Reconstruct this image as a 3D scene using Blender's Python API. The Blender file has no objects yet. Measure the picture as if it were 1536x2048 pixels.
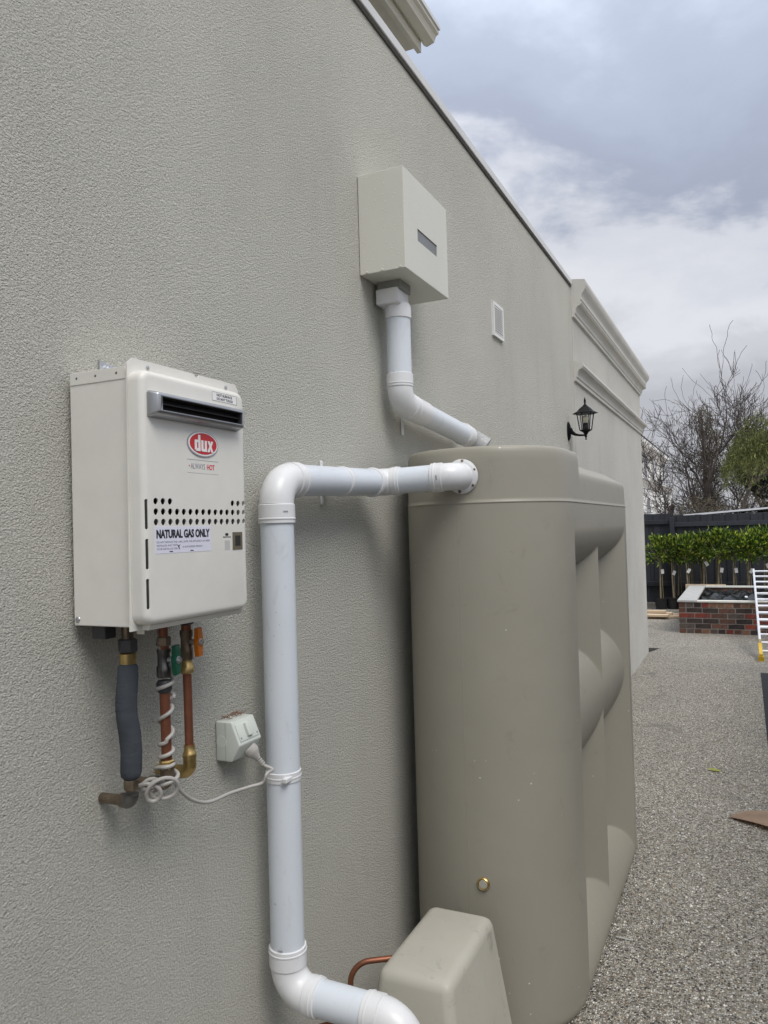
import bpy, bmesh, math, random
import numpy as np
from mathutils import Vector, Matrix
random.seed(7); rng = np.random.default_rng(7)
PI = math.pi
S = bpy.context.scene
COL = S.collection

# ------------------------------------------------------------------ camera
cam = bpy.data.cameras.new('camera'); camo = bpy.data.objects.new('camera', cam); COL.objects.link(camo)
Rm = Matrix(((0.9047, 0.0349, 0.4247), (0.4253, -0.0077, -0.9050), (-0.0283, 0.9994, -0.0218)))
camo.matrix_world = Matrix.Translation((1.22, 0, 1.732)) @ Rm.to_quaternion().to_matrix().to_4x4()
cam.sensor_fit = 'HORIZONTAL'; cam.sensor_width = 36; cam.lens = 36 * 1538 / 1536
cam.clip_start = .05; cam.clip_end = 2000
S.camera = camo
# ------------------------------------------------------------------ world, sun, exposure
SUN_EL, SUN_AZ = math.radians(54), math.radians(126)      # azimuth from +Y towards +X
w = bpy.data.worlds.new('World'); S.world = w; w.use_nodes = True
nt = w.node_tree; N = nt.nodes; L = nt.links; N.clear()
def wn(t, **k):
    n = N.new(t)
    for a, b in k.items(): setattr(n, a, b)
    return n
def wmath(op, a, b=None, c=None):
    n = N.new('ShaderNodeMath'); n.operation = op
    for i, v in enumerate((a, b, c)):
        if v is None: continue
        if isinstance(v, (int, float)): n.inputs[i].default_value = v
        else: L.new(v, n.inputs[i])
    return n.outputs[0]
out = wn('ShaderNodeOutputWorld'); bg = wn('ShaderNodeBackground'); bg.inputs['Strength'].default_value = .1
sky = wn('ShaderNodeTexSky', sky_type='NISHITA', sun_disc=False)
sky.sun_elevation = SUN_EL; sky.sun_rotation = SUN_AZ; sky.air_density = 1; sky.dust_density = 2
tc = wn('ShaderNodeTexCoord'); sep = wn('ShaderNodeSeparateXYZ'); L.new(tc.outputs['Generated'], sep.inputs[0])
zc = wmath('MAXIMUM', sep.outputs['Z'], 0.0); den = wmath('ADD', zc, .30)
px = wmath('DIVIDE', sep.outputs['X'], den); py = wmath('DIVIDE', sep.outputs['Y'], den)
cmb = wn('ShaderNodeCombineXYZ'); L.new(px, cmb.inputs[0]); L.new(py, cmb.inputs[1]); cmb.inputs[2].default_value = 3.1
def wnoise(vec, scale, detail, rough, off, dist=0):
    mp = wn('ShaderNodeMapping'); mp.inputs['Location'].default_value = off; L.new(vec, mp.inputs['Vector'])
    n = wn('ShaderNodeTexNoise'); n.inputs['Scale'].default_value = scale; n.inputs['Detail'].default_value = detail
    n.inputs['Roughness'].default_value = rough; n.inputs['Distortion'].default_value = dist
    L.new(mp.outputs[0], n.inputs['Vector']); return n.outputs['Fac']
n1 = wnoise(cmb.outputs[0], 1.1, 6, .52, (1.3, .55, 0), .25)
n2 = wnoise(cmb.outputs[0], 2.7, 8, .6, (5.2, 2.0, 0), .3)
zz = wmath('ADD', wmath('ADD', zc, wmath('MULTIPLY', wmath('SUBTRACT', n1, .5), .52)), wmath('MULTIPLY', wmath('SUBTRACT', n2, .5), .26))
ramp = wn('ShaderNodeValToRGB'); L.new(zz, ramp.inputs[0]); cr = ramp.color_ramp; cr.interpolation = 'EASE'
stops = [(.0, (.48, .485, .525)), (.15, (.50, .505, .545)), (.24, (.63, .64, .68)), (.31, (.78, .79, .83)), (.37, (.70, .72, .78)), (.43, (.39, .43, .535)), (.51, (.44, .495, .61)), (.61, (.63, .70, .84)), (.72, (.74, .76, .80)), (1, (.76, .765, .78))]
while len(cr.elements) < len(stops): cr.elements.new(1)
for e_, (p_, c_) in zip(cr.elements, stops): e_.position = p_; e_.color = (*c_, 1)
# an overcast sky is brighter towards the zenith
zm = wn('ShaderNodeMapRange'); L.new(zc, zm.inputs[0]); zm.inputs[1].default_value = .35; zm.inputs[2].default_value = 1; zm.inputs[3].default_value = 1; zm.inputs[4].default_value = 2.0
sc = wn('ShaderNodeVectorMath', operation='SCALE'); L.new(ramp.outputs[0], sc.inputs[0]); L.new(wmath('MULTIPLY', zm.outputs[0], 7.6), sc.inputs['Scale'])
mx = wn('ShaderNodeMix', data_type='RGBA'); mx.inputs['Factor'].default_value = .93
L.new(sky.outputs[0], mx.inputs['A']); L.new(sc.outputs[0], mx.inputs['B'])
L.new(mx.outputs['Result'], bg.inputs['Color']); L.new(bg.outputs[0], out.inputs[0])
sl = bpy.data.lights.new('sun', 'SUN'); sl.energy = 1.5; sl.angle = math.radians(30); sl.color = (1, .965, .91)
so = bpy.data.objects.new('sun', sl); COL.objects.link(so)
sd = Vector((math.cos(SUN_EL) * math.sin(SUN_AZ), math.cos(SUN_EL) * math.cos(SUN_AZ), math.sin(SUN_EL)))
so.rotation_euler = (-sd).to_track_quat('-Z', 'Y').to_euler(); so.location = (6, 2, 12)
S.view_settings.view_transform = 'Standard'; S.view_settings.look = 'None'
S.view_settings.exposure = 0.42; S.view_settings.gamma = 1; S.view_settings.use_curve_mapping = False
S.render.engine = 'CYCLES'; S.cycles.max_bounces = 6; S.cycles.diffuse_bounces = 4; S.cycles.glossy_bounces = 3; S.cycles.transmission_bounces = 4; S.cycles.transparent_max_bounces = 6; S.render.resolution_x = 768; S.render.resolution_y = 1024

# ------------------------------------------------------------------ materials
def lin(*c): return tuple(c) + (1,)
class Mt:
    def __init__(s, name, col=(.5, .5, .5), rough=.5, metal=0, spec=.5):
        s.m = bpy.data.materials.new(name); s.m.use_nodes = True
        s.nt = s.m.node_tree; s.N = s.nt.nodes; s.L = s.nt.links
        s.p = s.N['Principled BSDF']; s.p.inputs['Base Color'].default_value = lin(*col)
        s.p.inputs['Roughness'].default_value = rough; s.p.inputs['Metallic'].default_value = metal
        s.p.inputs['Specular IOR Level'].default_value = spec
        s.tc = s.N.new('ShaderNodeTexCoord'); s.co = s.tc.outputs['Object']; s.h = None; s.c = None; s.col = col
    def map(s, scale=(1, 1, 1), loc=(0, 0, 0)):
        n = s.N.new('ShaderNodeMapping'); n.inputs['Scale'].default_value = scale; n.inputs['Location'].default_value = loc
        s.L.new(s.co, n.inputs['Vector']); return n.outputs[0]
    def noise(s, scale, detail=4, rough=.55, dist=0, vec=None):
        n = s.N.new('ShaderNodeTexNoise'); n.inputs['Scale'].default_value = scale; n.inputs['Detail'].default_value = detail
        n.inputs['Roughness'].default_value = rough; n.inputs['Distortion'].default_value = dist
        s.L.new(vec if vec else s.co, n.inputs['Vector']); return n.outputs['Fac']
    def vor(s, scale, out='Distance', vec=None, feat='F1'):
        n = s.N.new('ShaderNodeTexVoronoi'); n.feature = feat; n.inputs['Scale'].default_value = scale
        s.L.new(vec if vec else s.co, n.inputs['Vector']); return n.outputs[out]
    def mathn(s, op, a, b=None, clamp=False):
        n = s.N.new('ShaderNodeMath'); n.operation = op; n.use_clamp = clamp
        for i, v in enumerate((a, b)):
            if v is None: continue
            if isinstance(v, (int, float)): n.inputs[i].default_value = v
            else: s.L.new(v, n.inputs[i])
        return n.outputs[0]
    def rng(s, v, a, b, c=0., d=1.):
        n = s.N.new('ShaderNodeMapRange'); s.L.new(v, n.inputs[0])
        for i, x in enumerate((a, b, c, d)): n.inputs[i + 1].default_value = x
        return n.outputs[0]
    def ramp(s, v, stops, interp='LINEAR'):
        n = s.N.new('ShaderNodeValToRGB'); s.L.new(v, n.inputs[0]); r = n.color_ramp; r.interpolation = interp
        while len(r.elements) > len(stops): r.elements.remove(r.elements[-1])
        while len(r.elements) < len(stops): r.elements.new(1)
        for e, (p, c) in zip(r.elements, stops): e.position = p; e.color = lin(*c)
        return n.outputs[0]
    def colour(s, o): s.L.new(o, s.p.inputs['Base Color']); s.c = o; return s
    def mixc(s, fac, b, mode='MIX', a=None):
        n = s.N.new('ShaderNodeMix'); n.data_type = 'RGBA'; n.blend_type = mode
        if isinstance(fac, (int, float)): n.inputs['Factor'].default_value = fac
        else: s.L.new(fac, n.inputs['Factor'])
        a = a or s.c
        if a: s.L.new(a, n.inputs['A'])
        else: n.inputs['A'].default_value = lin(*s.col)
        if isinstance(b, tuple): n.inputs['B'].default_value = lin(*b)
        else: s.L.new(b, n.inputs['B'])
        return s.colour(n.outputs['Result'])
    def vary(s, scale=3, amt=.15, detail=5, vec=None):     # light/dark variation
        v = s.rng(s.noise(scale, detail, vec=vec), .3, .7, 1 - amt, 1 + amt)
        n = s.N.new('ShaderNodeCombineColor'); [s.L.new(v, n.inputs[i]) for i in range(3)]
        return s.mixc(1.0, n.outputs[0], 'MULTIPLY')
    def objrand(s, amt=.2):
        oi = s.N.new('ShaderNodeObjectInfo'); v = s.rng(oi.outputs['Random'], 0, 1, 1 - amt, 1 + amt)
        n = s.N.new('ShaderNodeCombineColor'); [s.L.new(v, n.inputs[i]) for i in range(3)]
        return s.mixc(1.0, n.outputs[0], 'MULTIPLY')
    def bump(s, h, strength=.5, dist=.002):
        n = s.N.new('ShaderNodeBump'); n.inputs['Strength'].default_value = strength; n.inputs['Distance'].default_value = dist
        s.L.new(h, n.inputs['Height'])
        if s.h: s.L.new(s.h, n.inputs['Normal'])
        s.h = n.outputs[0]; s.L.new(s.h, s.p.inputs['Normal']); return s
    def rough(s, o): s.L.new(o, s.p.inputs['Roughness']); return s
def simple(name, col, rough=.5, metal=0, spec=.5, v=(6, .1), b=None):
    m = Mt(name, col, rough, metal, spec)
    if v: m.vary(*v)
    if b: m.bump(m.noise(b[0], 4), b[1], b[2])
    return m.m

def render_mat(name, col, grain, dist, stain=True):
    m = Mt(name, col, .9, spec=.25)
    g = m.noise(grain * 1.2, 3, .62, .15, m.map((1, .85, 1.12)))
    v = m.noise(grain * .5, 2, .5, .2, m.map((1, .85, 1.15)))
    h = m.mathn('ADD', m.rng(g, .25, .75), m.mathn('MULTIPLY', m.rng(v, .3, .7), .45))
    m.vary(1.1, .07, 5)
    m.vary(grain * 1.0, .22, 4)
    if stain:
        st = m.rng(m.noise(2.4, 6, .6, .3, m.map((1, 2.2, .35))), .52, .78)
        m.mixc(m.mathn('MULTIPLY', st, .10), (.23, .215, .18))
    m.bump(h, 1.0, dist)
    return m
mw = render_mat('render_wall', (.59, .58, .52), 222, .0048)
def spot(m, c, r, col, amt, sc=60, zs=1.):            # a local dirt mark with an irregular edge
    n = m.N.new('ShaderNodeVectorMath'); n.operation = 'DISTANCE'; m.L.new(m.map((1, 1, zs)), n.inputs[0]); n.inputs[1].default_value = (c[0], c[1], c[2] * zs)
    f = m.rng(n.outputs['Value'], r, r * .2)
    k = m.rng(m.noise(sc, 5, .65), .48, .64)
    m.mixc(m.mathn('MULTIPLY', m.mathn('MULTIPLY', f, k), amt), col)
spot(mw, (0, 1.63, 1.285), .06, (.17, .075, .05), .85, 90)
spot(mw, (0, 1.63, 1.285), .10, (.50, .47, .40), .5, 40)
spot(mw, (0, 2.72, 2.05), .30, (.27, .19, .11), .55, 14)
spot(mw, (0, 1.2, 1.2), .09, (.40, .27, .20), .55, 40)
spot(mw, (0, 1.42, 1.75), .45, (.56, .53, .46), .4, 12)
WALL = mw.m
WALL2 = render_mat('render_wall_fine', (.575, .563, .52), 240, .0035).m
TRIM = simple('painted_cornice', (.575, .563, .52), .7, v=(2.5, .08), b=(60, .25, .002))
CAP = simple('flashing_metal', (.62, .62, .61), .45, 0.1, v=(3, .06))
EAVE = simple('eave_paint', (.60, .58, .50), .6, v=(2, .06))
m = Mt('heater_paint', (.70, .686, .638), .38, spec=.4); m.vary(14, .035)
m.mixc(m.mathn('MULTIPLY', m.rng(m.noise(9, 6, .7), .62, .8), .18), (.45, .43, .39)); m.bump(m.noise(700, 2), .08, .0005); HEAT = m.m
DARKIN = simple('dark_interior', (.02, .02, .02), .8, v=None)
GREYIN = simple('grey_interior', (.11, .11, .115), .5, .3, v=(30, .3))
CHROME = simple('brushed_steel', (.42, .43, .45), .35, .85, v=(8, .15))
ZINC = simple('zinc_steel', (.52, .53, .55), .4, .9, v=(40, .2))
RED = simple('badge_red', (.52, .012, .02), .3, v=None)
REDP = simple('print_red', (.60, .04, .05), .5, v=None)
WHITE = simple('badge_white', (.80, .79, .78), .4, v=None)
INK = simple('print_black', (.02, .02, .025), .5, v=None)
INKG = simple('print_grey', (.26, .26, .30), .5, v=None)
PAPER = simple('label_paper', (.70, .70, .80), .5, v=(30, .04))
SENSOR = simple('sensor_bronze', (.17, .145, .10), .4, .3, v=None)
m = Mt('pvc_pipe', (.635, .675, .725), .35, spec=.45); m.vary(2.2, .05)
m.mixc(m.mathn('MULTIPLY', m.rng(m.noise(16, 6, .7, 1., m.map((1, 1, .45))), .57, .70), .34), (.40, .40, .38))
m.mixc(m.mathn('MULTIPLY', m.rng(m.noise(60, 4, .7), .66, .72), .5), (.25, .26, .28)); PVC = m.m
m = Mt('pvc_fitting', (.69, .695, .705), .32, spec=.45); m.vary(5, .04)
m.mixc(m.mathn('MULTIPLY', m.rng(m.noise(30, 6, .7, 1.), .62, .72), .3), (.42, .41, .40)); FIT = m.m
m = Mt('tank_plastic', (.302, .284, .236), .42, spec=.4); m.vary(1.2, .06, 4)
m.mixc(m.mathn('MULTIPLY', m.rng(m.noise(9, 7, .72, .6), .60, .75), .4), (.19, .175, .145))
m.mixc(m.mathn('MULTIPLY', m.rng(m.noise(26, 8, .75, 2.5), .645, .68), .45), (.15, .14, .12))
m.mixc(m.mathn('MULTIPLY', m.rng(m.vor(20), .07, .05), m.rng(m.noise(3.7, 2), .54, .60)), (.62, .61, .58))
m.bump(m.noise(260, 2), .08, .0006); m.bump(m.noise(2.2, 3), .35, .02); TANK = m.m
m = Mt('pump_cover_plastic', (.435, .415, .358), .5, spec=.4); m.vary(3, .08)
m.mixc(m.mathn('MULTIPLY', m.rng(m.noise(14, 7, .72, .8), .57, .72), .5), (.20, .185, .155)); m.bump(m.noise(200, 2), .1, .0006); PUMP = m.m
m = Mt('rainhead_paint', (.60, .595, .535), .42, spec=.45); m.vary(3, .03)
m.mixc(m.rng(m.vor(62), .12, .08), (.66, .655, .60)); m.bump(m.rng(m.vor(62), .2, .05), .5, .002); RAIN = m.m
m = Mt('copper', (.29, .115, .068), .45, .7); m.vary(25, .25); m.mixc(m.mathn('MULTIPLY', m.rng(m.noise(18, 6, .7), .5, .75), .5), (.16, .07, .045)); COPPER = m.m
m = Mt('brass', (.50, .36, .15), .35, .9); m.vary(40, .25); BRASS = m.m
m = Mt('tarnished_brass', (.21, .165, .12), .42, .8); m.vary(40, .35); BRASSD = m.m
m = Mt('dull_nickel', (.16, .155, .15), .35, .85); m.vary(40, .3); NICKEL = m.m
m = Mt('black_fitting', (.04, .04, .045), .5); BLACKF = m.m
m = Mt('foam_insulation', (.050, .057, .067), .85, spec=.3); m.vary(20, .15); m.bump(m.noise(24, 5, .6, .3, m.map((1, 1, 3))), .6, .0035); FOAM = m.m
GREENV = simple('green_handle', (.005, .10, .055), .4, v=None)
ORANGEV = simple('orange_handle', (.62, .17, .01), .4, v=None)
CORD = simple('grey_cord', (.40, .385, .36), .5, v=(20, .05))
OUTL = simple('outlet_plastic', (.60, .635, .585), .4, v=(20, .03))
BLACKM = simple('lantern_black', (.005, .005, .006), .5, spec=.15, v=None)
m = Mt('lantern_glass', (.9, .93, .95), .05); m.p.inputs['Transmission Weight'].default_value = .9; m.p.inputs['IOR'].default_value = 1.1
m.p.inputs['Alpha'].default_value = .22; GLASS = m.m
BULB = simple('bulb', (.85, .78, .62), .2, v=None)
m = Mt('aggregate', (.3, .29, .27), .55, spec=.45)
cell = m.vor(125, 'Color'); sr = m.N.new('ShaderNodeSeparateColor'); m.L.new(cell, sr.inputs[0])
m.colour(m.ramp(sr.outputs[0], [(0, (.055, .05, .046)), (.13, (.19, .17, .14)), (.26, (.40, .36, .29)), (.44, (.55, .51, .43)), (.62, (.30, .235, .16)), (.71, (.68, .64, .56)), (.88, (.86, .84, .78))], 'CONSTANT'))
edge = m.vor(125, 'Distance')
m.mixc(m.mathn('MULTIPLY', m.rng(edge, .42, .68), .85), (.16, .15, .13))
m.vary(1.1, .10, 4); m.vary(22, .12, 3)
m.mixc(m.mathn('MULTIPLY', m.rng(m.noise(1.7, 6, .68, .8), .57, .68), .5), (.07, .065, .065))
m.bump(m.rng(edge, .6, .1), 1.0, .008); AGG = m.m
m = Mt('soil', (.022, .018, .015), .95); m.vary(30, .4); m.bump(m.noise(40, 6), 1, .02); SOIL = m.m
BED = simple('weed_mat', (.012, .012, .016), .8, v=(20, .3), b=(50, .5, .005))
m = Mt('fence_paint', (.026, .029, .037), .6); m.objrand(.25); m.vary(8, .2, 4, m.map((1, 1, .1))); m.bump(m.noise(30, 4, .6, 0, m.map((1, 1, .06))), .4, .003); FENCE = m.m
def brickmat(n, c):
    m = Mt(n, c, .85); m.objrand(.25); m.vary(18, .3); m.mixc(m.mathn('MULTIPLY', m.rng(m.noise(11, 5, .65), .54, .66), .7), (.05, .038, .034)); m.bump(m.noise(60, 5), .8, .008); return m.m
BRK = [brickmat('brick_red', (.19, .036, .024)), brickmat('brick_brown', (.105, .048, .033)), brickmat('brick_dark', (.034, .023, .021)),
       brickmat('brick_grey', (.075, .058, .050)), brickmat('brick_tan', (.20, .10, .06))]
MORTAR = simple('mortar', (.20, .18, .16), .95, v=(20, .2), b=(120, .6, .003))
SLAB = simple('coping_stone', (.40, .40, .39), .7, v=(6, .12), b=(50, .2, .002))
SLABW = simple('coping_white', (.66, .65, .60), .7, v=(6, .08))
m = Mt('black_plastic', (.005, .006, .009), .2); m.bump(m.noise(14, 4), .6, .03); PLAST = m.m
m = Mt('pine', (.56, .44, .31), .7); m.objrand(.15); m.vary(5, .15, 5, m.map((.15, 3, 3))); PINE = m.m
ALU = simple('aluminium', (.74, .75, .78), .38, .45, v=(10, .12))
YEL = simple('yellow_plastic', (.62, .40, .02), .45, v=(20, .15))
CARD = simple('cardboard', (.50, .37, .28), .9, v=(8, .12))
m = Mt('bark', (.11, .088, .075), .9); m.vary(9, .35); BARK = m.m
m = Mt('twig', (.062, .049, .042), .9); m.vary(3, .35); TWIG = m.m
m = Mt('cane', (.24, .195, .12), .8); m.vary(14, .3); CANE = m.m
POT = simple('black_pot', (.010, .010, .011), .6, v=None)
def leafmat(n, ramp, rough=.4, trans=.25, rnd=0):
    m = Mt(n, (.1, .2, .03), rough, spec=.45)
    g = m.N.new('ShaderNodeNewGeometry'); m.colour(m.ramp(g.outputs['Random Per Island'], ramp))
    m.objrand(rnd)
    t = m.N.new('ShaderNodeBsdfTranslucent'); m.L.new(m.c, t.inputs[0]); x = m.N.new('ShaderNodeMixShader'); x.inputs[0].default_value = trans
    m.L.new(m.p.outputs[0], x.inputs[1]); m.L.new(t.outputs[0], x.inputs[2]); m.L.new(x.outputs[0], m.N['Material Output'].inputs[0]); return m.m
LEAF = leafmat('laurel_leaf', [(0, (.022, .055, .010)), (.45, (.065, .125, .015)), (.75, (.19, .27, .03)), (.93, (.40, .46, .07)), (1, (.55, .58, .14))], .3, rnd=.3)
WEEP = leafmat('weeping_leaf', [(0, (.06, .075, .02)), (.5, (.14, .16, .045)), (1, (.28, .29, .09))], .6)
DKLEAF = leafmat('dark_leaf', [(0, (.006, .016, .010)), (.6, (.014, .034, .018)), (1, (.05, .085, .04))], .35, .1)
DEADL = leafmat('creeper_leaf', [(0, (.06, .048, .034)), (.6, (.12, .098, .07)), (1, (.15, .14, .07))], .8, .1)
NBW = simple('neighbour_render', (.80, .795, .78), .85, v=(1, .06))
NBT = simple('neighbour_trim', (.72, .71, .70), .8, v=(1, .06))
NBG = simple('window_glass', (.10, .11, .12), .1, v=None)
ROOFW = simple('white_roof_sheet', (.78, .79, .82), .45, v=(2, .05))
TILE = simple('roof_tile', (.20, .20, .21), .8, v=(3, .15))
VENT = simple('vent_plastic', (.70, .70, .68), .45, v=(20, .04))
GREENL = simple('fallen_leaf', (.26, .27, .05), .5, v=(60, .3))
WPL = simple('white_plastic_scrap', (.70, .69, .66), .4, v=None)

# ------------------------------------------------------------------ helpers
def thing(name, loc, label, cat, group=None):
    o = bpy.data.objects.new(name, None); COL.objects.link(o); o.location = loc; o.empty_display_size = .1
    o['label'] = label; o['category'] = cat
    if group: o['group'] = group
    return o
def rootloc(p):
    while p.parent: p = p.parent
    return Vector(p.location)
def obj(name, bm, mat, parent=None, smooth=False, loc=None, label=None, cat=None, kind=None, group=None, ang=40):
    if isinstance(bm, bmesh.types.BMesh):
        bmesh.ops.recalc_face_normals(bm, faces=bm.faces)
        me = bpy.data.meshes.new(name); bm.to_mesh(me); bm.free()
    else: me = bm
    o = bpy.data.objects.new(name, me); COL.objects.link(o)
    off = rootloc(parent) if parent else (Vector(loc) if loc else None)
    if off is not None: me.transform(Matrix.Translation(-off))
    if parent: o.parent = parent
    elif loc: o.location = loc
    me.materials.clear(); me.materials.append(mat)
    if smooth:
        me.shade_smooth() if hasattr(me, 'shade_smooth') else None
        try: me.set_sharp_from_angle(angle=math.radians(ang))
        except Exception: pass
    if label: o['label'] = label
    if cat: o['category'] = cat
    if kind: o['kind'] = kind
    if group: o['group'] = group
    return o
def B(): return bmesh.new()
def box(bm, a, b):
    vs = [bm.verts.new((x, y, z)) for x in (a[0], b[0]) for y in (a[1], b[1]) for z in (a[2], b[2])]
    for f in ((0, 1, 3, 2), (4, 6, 7, 5), (0, 4, 5, 1), (2, 3, 7, 6), (0, 2, 6, 4), (1, 5, 7, 3)): bm.faces.new([vs[i] for i in f])
    return bm
def bbox(a, b, r=.003, seg=2):
    bm = box(B(), a, b)
    if r: bmesh.ops.bevel(bm, geom=list(bm.edges), offset=r, segments=seg, profile=.5, affect='EDGES')
    return bm
def frame_of(d):
    d = Vector(d).normalized(); u = Vector((0, 0, 1)) if abs(d.z) < .9 else Vector((1, 0, 0))
    a = d.cross(u).normalized(); return a, a.cross(d).normalized(), d
def tube(bm, pts, r, n=16, cap=True):
    pts = [Vector(p) for p in pts]; rs = r if isinstance(r, (list, tuple)) else [r] * len(pts)
    t = [(pts[min(i + 1, len(pts) - 1)] - pts[max(i - 1, 0)]).normalized() for i in range(len(pts))]
    a, b, _ = frame_of(t[0]); rings = []
    for i, p in enumerate(pts):
        if i:
            q = t[i - 1].rotation_difference(t[i]); a = q @ a; b = q @ b
        rings.append([bm.verts.new(p + (a * math.cos(k * 2 * PI / n) + b * math.sin(k * 2 * PI / n)) * rs[i]) for k in range(n)])
    for i in range(len(rings) - 1):
        for k in range(n): bm.faces.new((rings[i][k], rings[i][(k + 1) % n], rings[i + 1][(k + 1) % n], rings[i + 1][k]))
    if cap:
        bm.faces.new(rings[0][::-1]); bm.faces.new(rings[-1])
    return bm
def lathe(bm, c, d, prof, n=24, ph=0):           # prof: (along, radius)
    a, b, d = frame_of(d); c = Vector(c); rings = []
    for (h, r) in prof:
        rings.append([bm.verts.new(c + d * h + (a * math.cos(k * 2 * PI / n + ph) + b * math.sin(k * 2 * PI / n + ph)) * max(r, 1e-5)) for k in range(n)])
    for i in range(len(rings) - 1):
        for k in range(n): bm.faces.new((rings[i][k], rings[i][(k + 1) % n], rings[i + 1][(k + 1) % n], rings[i + 1][k]))
    bm.faces.new(rings[0][::-1]); bm.faces.new(rings[-1]); return bm
def sock(p, d, l, r, lip=.003):                   # a pipe socket: sleeve with a lip and rounded rims
    return lathe(B(), p, d, [(0, r - .003), (.0015, r), (.010, r), (.011, r + lip * .5), (.014, r + lip * .5), (.015, r), (l - .002, r), (l, r - .003)], 40)
def fillet(p0, c, p1, R, n=12):
    p0, c, p1 = Vector(p0), Vector(c), Vector(p1); u = (p0 - c).normalized(); v = (p1 - c).normalized()
    an = u.angle(v); t = R / math.tan(an / 2); a = c + u * t; b = c + v * t
    o = c + (u + v).normalized() * (R / math.sin(an / 2)); ra = a - o; ax = ra.cross(b - o).normalized(); tot = ra.angle(b - o)
    return [o + Matrix.Rotation(tot * i / n, 3, ax) @ ra for i in range(n + 1)]
def prism(bm, poly, lo, hi, ax):                  # polygon (2d) extruded along ax ('x': poly=(y,z); 'y': (x,z); 'z': (x,y))
    def P(u, v, t): return {'x': (t, u, v), 'y': (u, t, v), 'z': (u, v, t)}[ax]
    A = [bm.verts.new(P(u, v, lo)) for u, v in poly]; C = [bm.verts.new(P(u, v, hi)) for u, v in poly]
    n = len(poly); bm.faces.new(A[::-1]); bm.faces.new(C)
    for i in range(n): bm.faces.new((A[i], A[(i + 1) % n], C[(i + 1) % n], C[i]))
    return bm
def rodbox(bm, p0, p1, wx, wz, side=(1, 0, 0)):   # rectangular bar from p0 to p1
    p0, p1 = Vector(p0), Vector(p1); d = (p1 - p0).normalized(); s = (Vector(side) - d * d.dot(Vector(side))).normalized(); u = d.cross(s)
    v = [bm.verts.new(p + s * (a * wx / 2) + u * (b * wz / 2)) for p in (p0, p1) for a, b in ((-1, -1), (1, -1), (1, 1), (-1, 1))]
    for f in ((3, 2, 1, 0), (4, 5, 6, 7), (0, 1, 5, 4), (1, 2, 6, 5), (2, 3, 7, 6), (3, 0, 4, 7)): bm.faces.new([v[i] for i in f])
    return bm
def quads(V, F, name):
    me = bpy.data.meshes.new(name); me.from_pydata(V, [], F); me.update(); return me
def text(name, s, mat, parent, yz, X, wh, bold=0., bevel=.0003):
    cu = bpy.data.curves.new(name, 'FONT'); cu.body = s; cu.offset = bold; cu.extrude = .002; cu.resolution_u = 3
    to = bpy.data.objects.new(name, cu); COL.objects.link(to); bpy.context.view_layer.update()
    me = bpy.data.meshes.new_from_object(to.evaluated_get(bpy.context.evaluated_depsgraph_get()))
    bpy.data.objects.remove(to); bpy.data.curves.remove(cu)
    co = np.array([v.co for v in me.vertices]); mn, mxx = co.min(0), co.max(0); s2 = (co - mn) / np.maximum(mxx - mn, 1e-6)
    for v, c in zip(me.vertices, s2): v.co = (X + c[2] * bevel, yz[0] + c[0] * wh[0], yz[1] + c[1] * wh[1])
    me.name = name
    return obj(name, me, mat, parent)

# ------------------------------------------------------------------ ground
def sheet(name, x0, y0, x1, y1, z, mat, kind='structure'):
    bm = B(); bm.faces.new([bm.verts.new(p) for p in ((x0, y0, z), (x1, y0, z), (x1, y1, z), (x0, y1, z))])
    return obj(name, bm, mat, kind=kind)
sheet('ground', -150, -100, 150, 300, 0, AGG)
sheet('garden_bed', 1.315, 2.0, 2.3, 9.57, .006, BED)
bm = B(); bm.faces.new([bm.verts.new(p) for p in ((0.004, 10.701, .005), (.115, 11.06, .005), (-1.5, 11.06, .005), (-1.5, 10.701, .005))])
obj('soil_strip', bm, SOIL, kind='structure')

# ------------------------------------------------------------------ house
HY = 10.70; HT = 3.66
house = thing('rendered_house', (-2, 5, 0), 'beige textured render house wall with parapet, cornices and upper storey eave', 'house')
bm = box(B(), (-.25, -3, -.2), (0, 6.28, HT)); obj('wall', bm, WALL, house)
bm = box(B(), (-.25, 6.28, -.2), (.003, HY, HT)); obj('wall', bm, WALL2, house)
bm = box(B(), (-6, HY - .25, -.2), (-.25, HY, HT)); obj('wall', bm, WALL2, house)
obj('parapet_capping', bbox((-.27, -3, 3.662), (.016, 6.275, 3.705), .003), CAP, house)
bm = B(); lathe(bm, (.004, -3, 3.652), (0, 1, 0), [(0, .006), (9.27, .006)], 8); obj('capping_shadow', bm, simple('shadow_dark', (.09, .085, .08), .8), house)  # dark strip standing in for the shadow line under the capping
def cornice(name, prof):   # prof: (projection, z) from the bottom up; runs along the wall and returns round both ends
    bm = B(); rings = []
    for px_, z in prof:
        y0, y1 = 6.284 - 0.0, HY + px_
        rings.append([bm.verts.new(p) for p in ((-.15, y0 , z), (px_ + .006, y0 , z), (px_ + .006, y1, z), (-3, y1, z))])
    for i in range(len(rings) - 1):
        for k in range(3): bm.faces.new((rings[i][k], rings[i][k + 1], rings[i + 1][k + 1], rings[i + 1][k]))
    bm.faces.new(rings[-1]); bm.faces.new(rings[0][::-1]); bmesh.ops.remove_doubles(bm, verts=bm.verts, dist=1e-5)
    return obj(name, bm, TRIM, house, smooth=True, ang=22)
def arc(c, r, a0, a1, n=6): return [(c[0] + r * math.cos(a0 + (a1 - a0) * i / n), c[1] + r * math.sin(a0 + (a1 - a0) * i / n)) for i in range(n + 1)]
p = [(.001, 3.405), (.016, 3.407), (.018, 3.43), (.026, 3.436)]
p += [(.026 + .034 * (1 - math.cos(t * PI / 2)), 3.44 + .055 * math.sin(t * PI / 2)) for t in [i / 6 for i in range(7)]]
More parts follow.
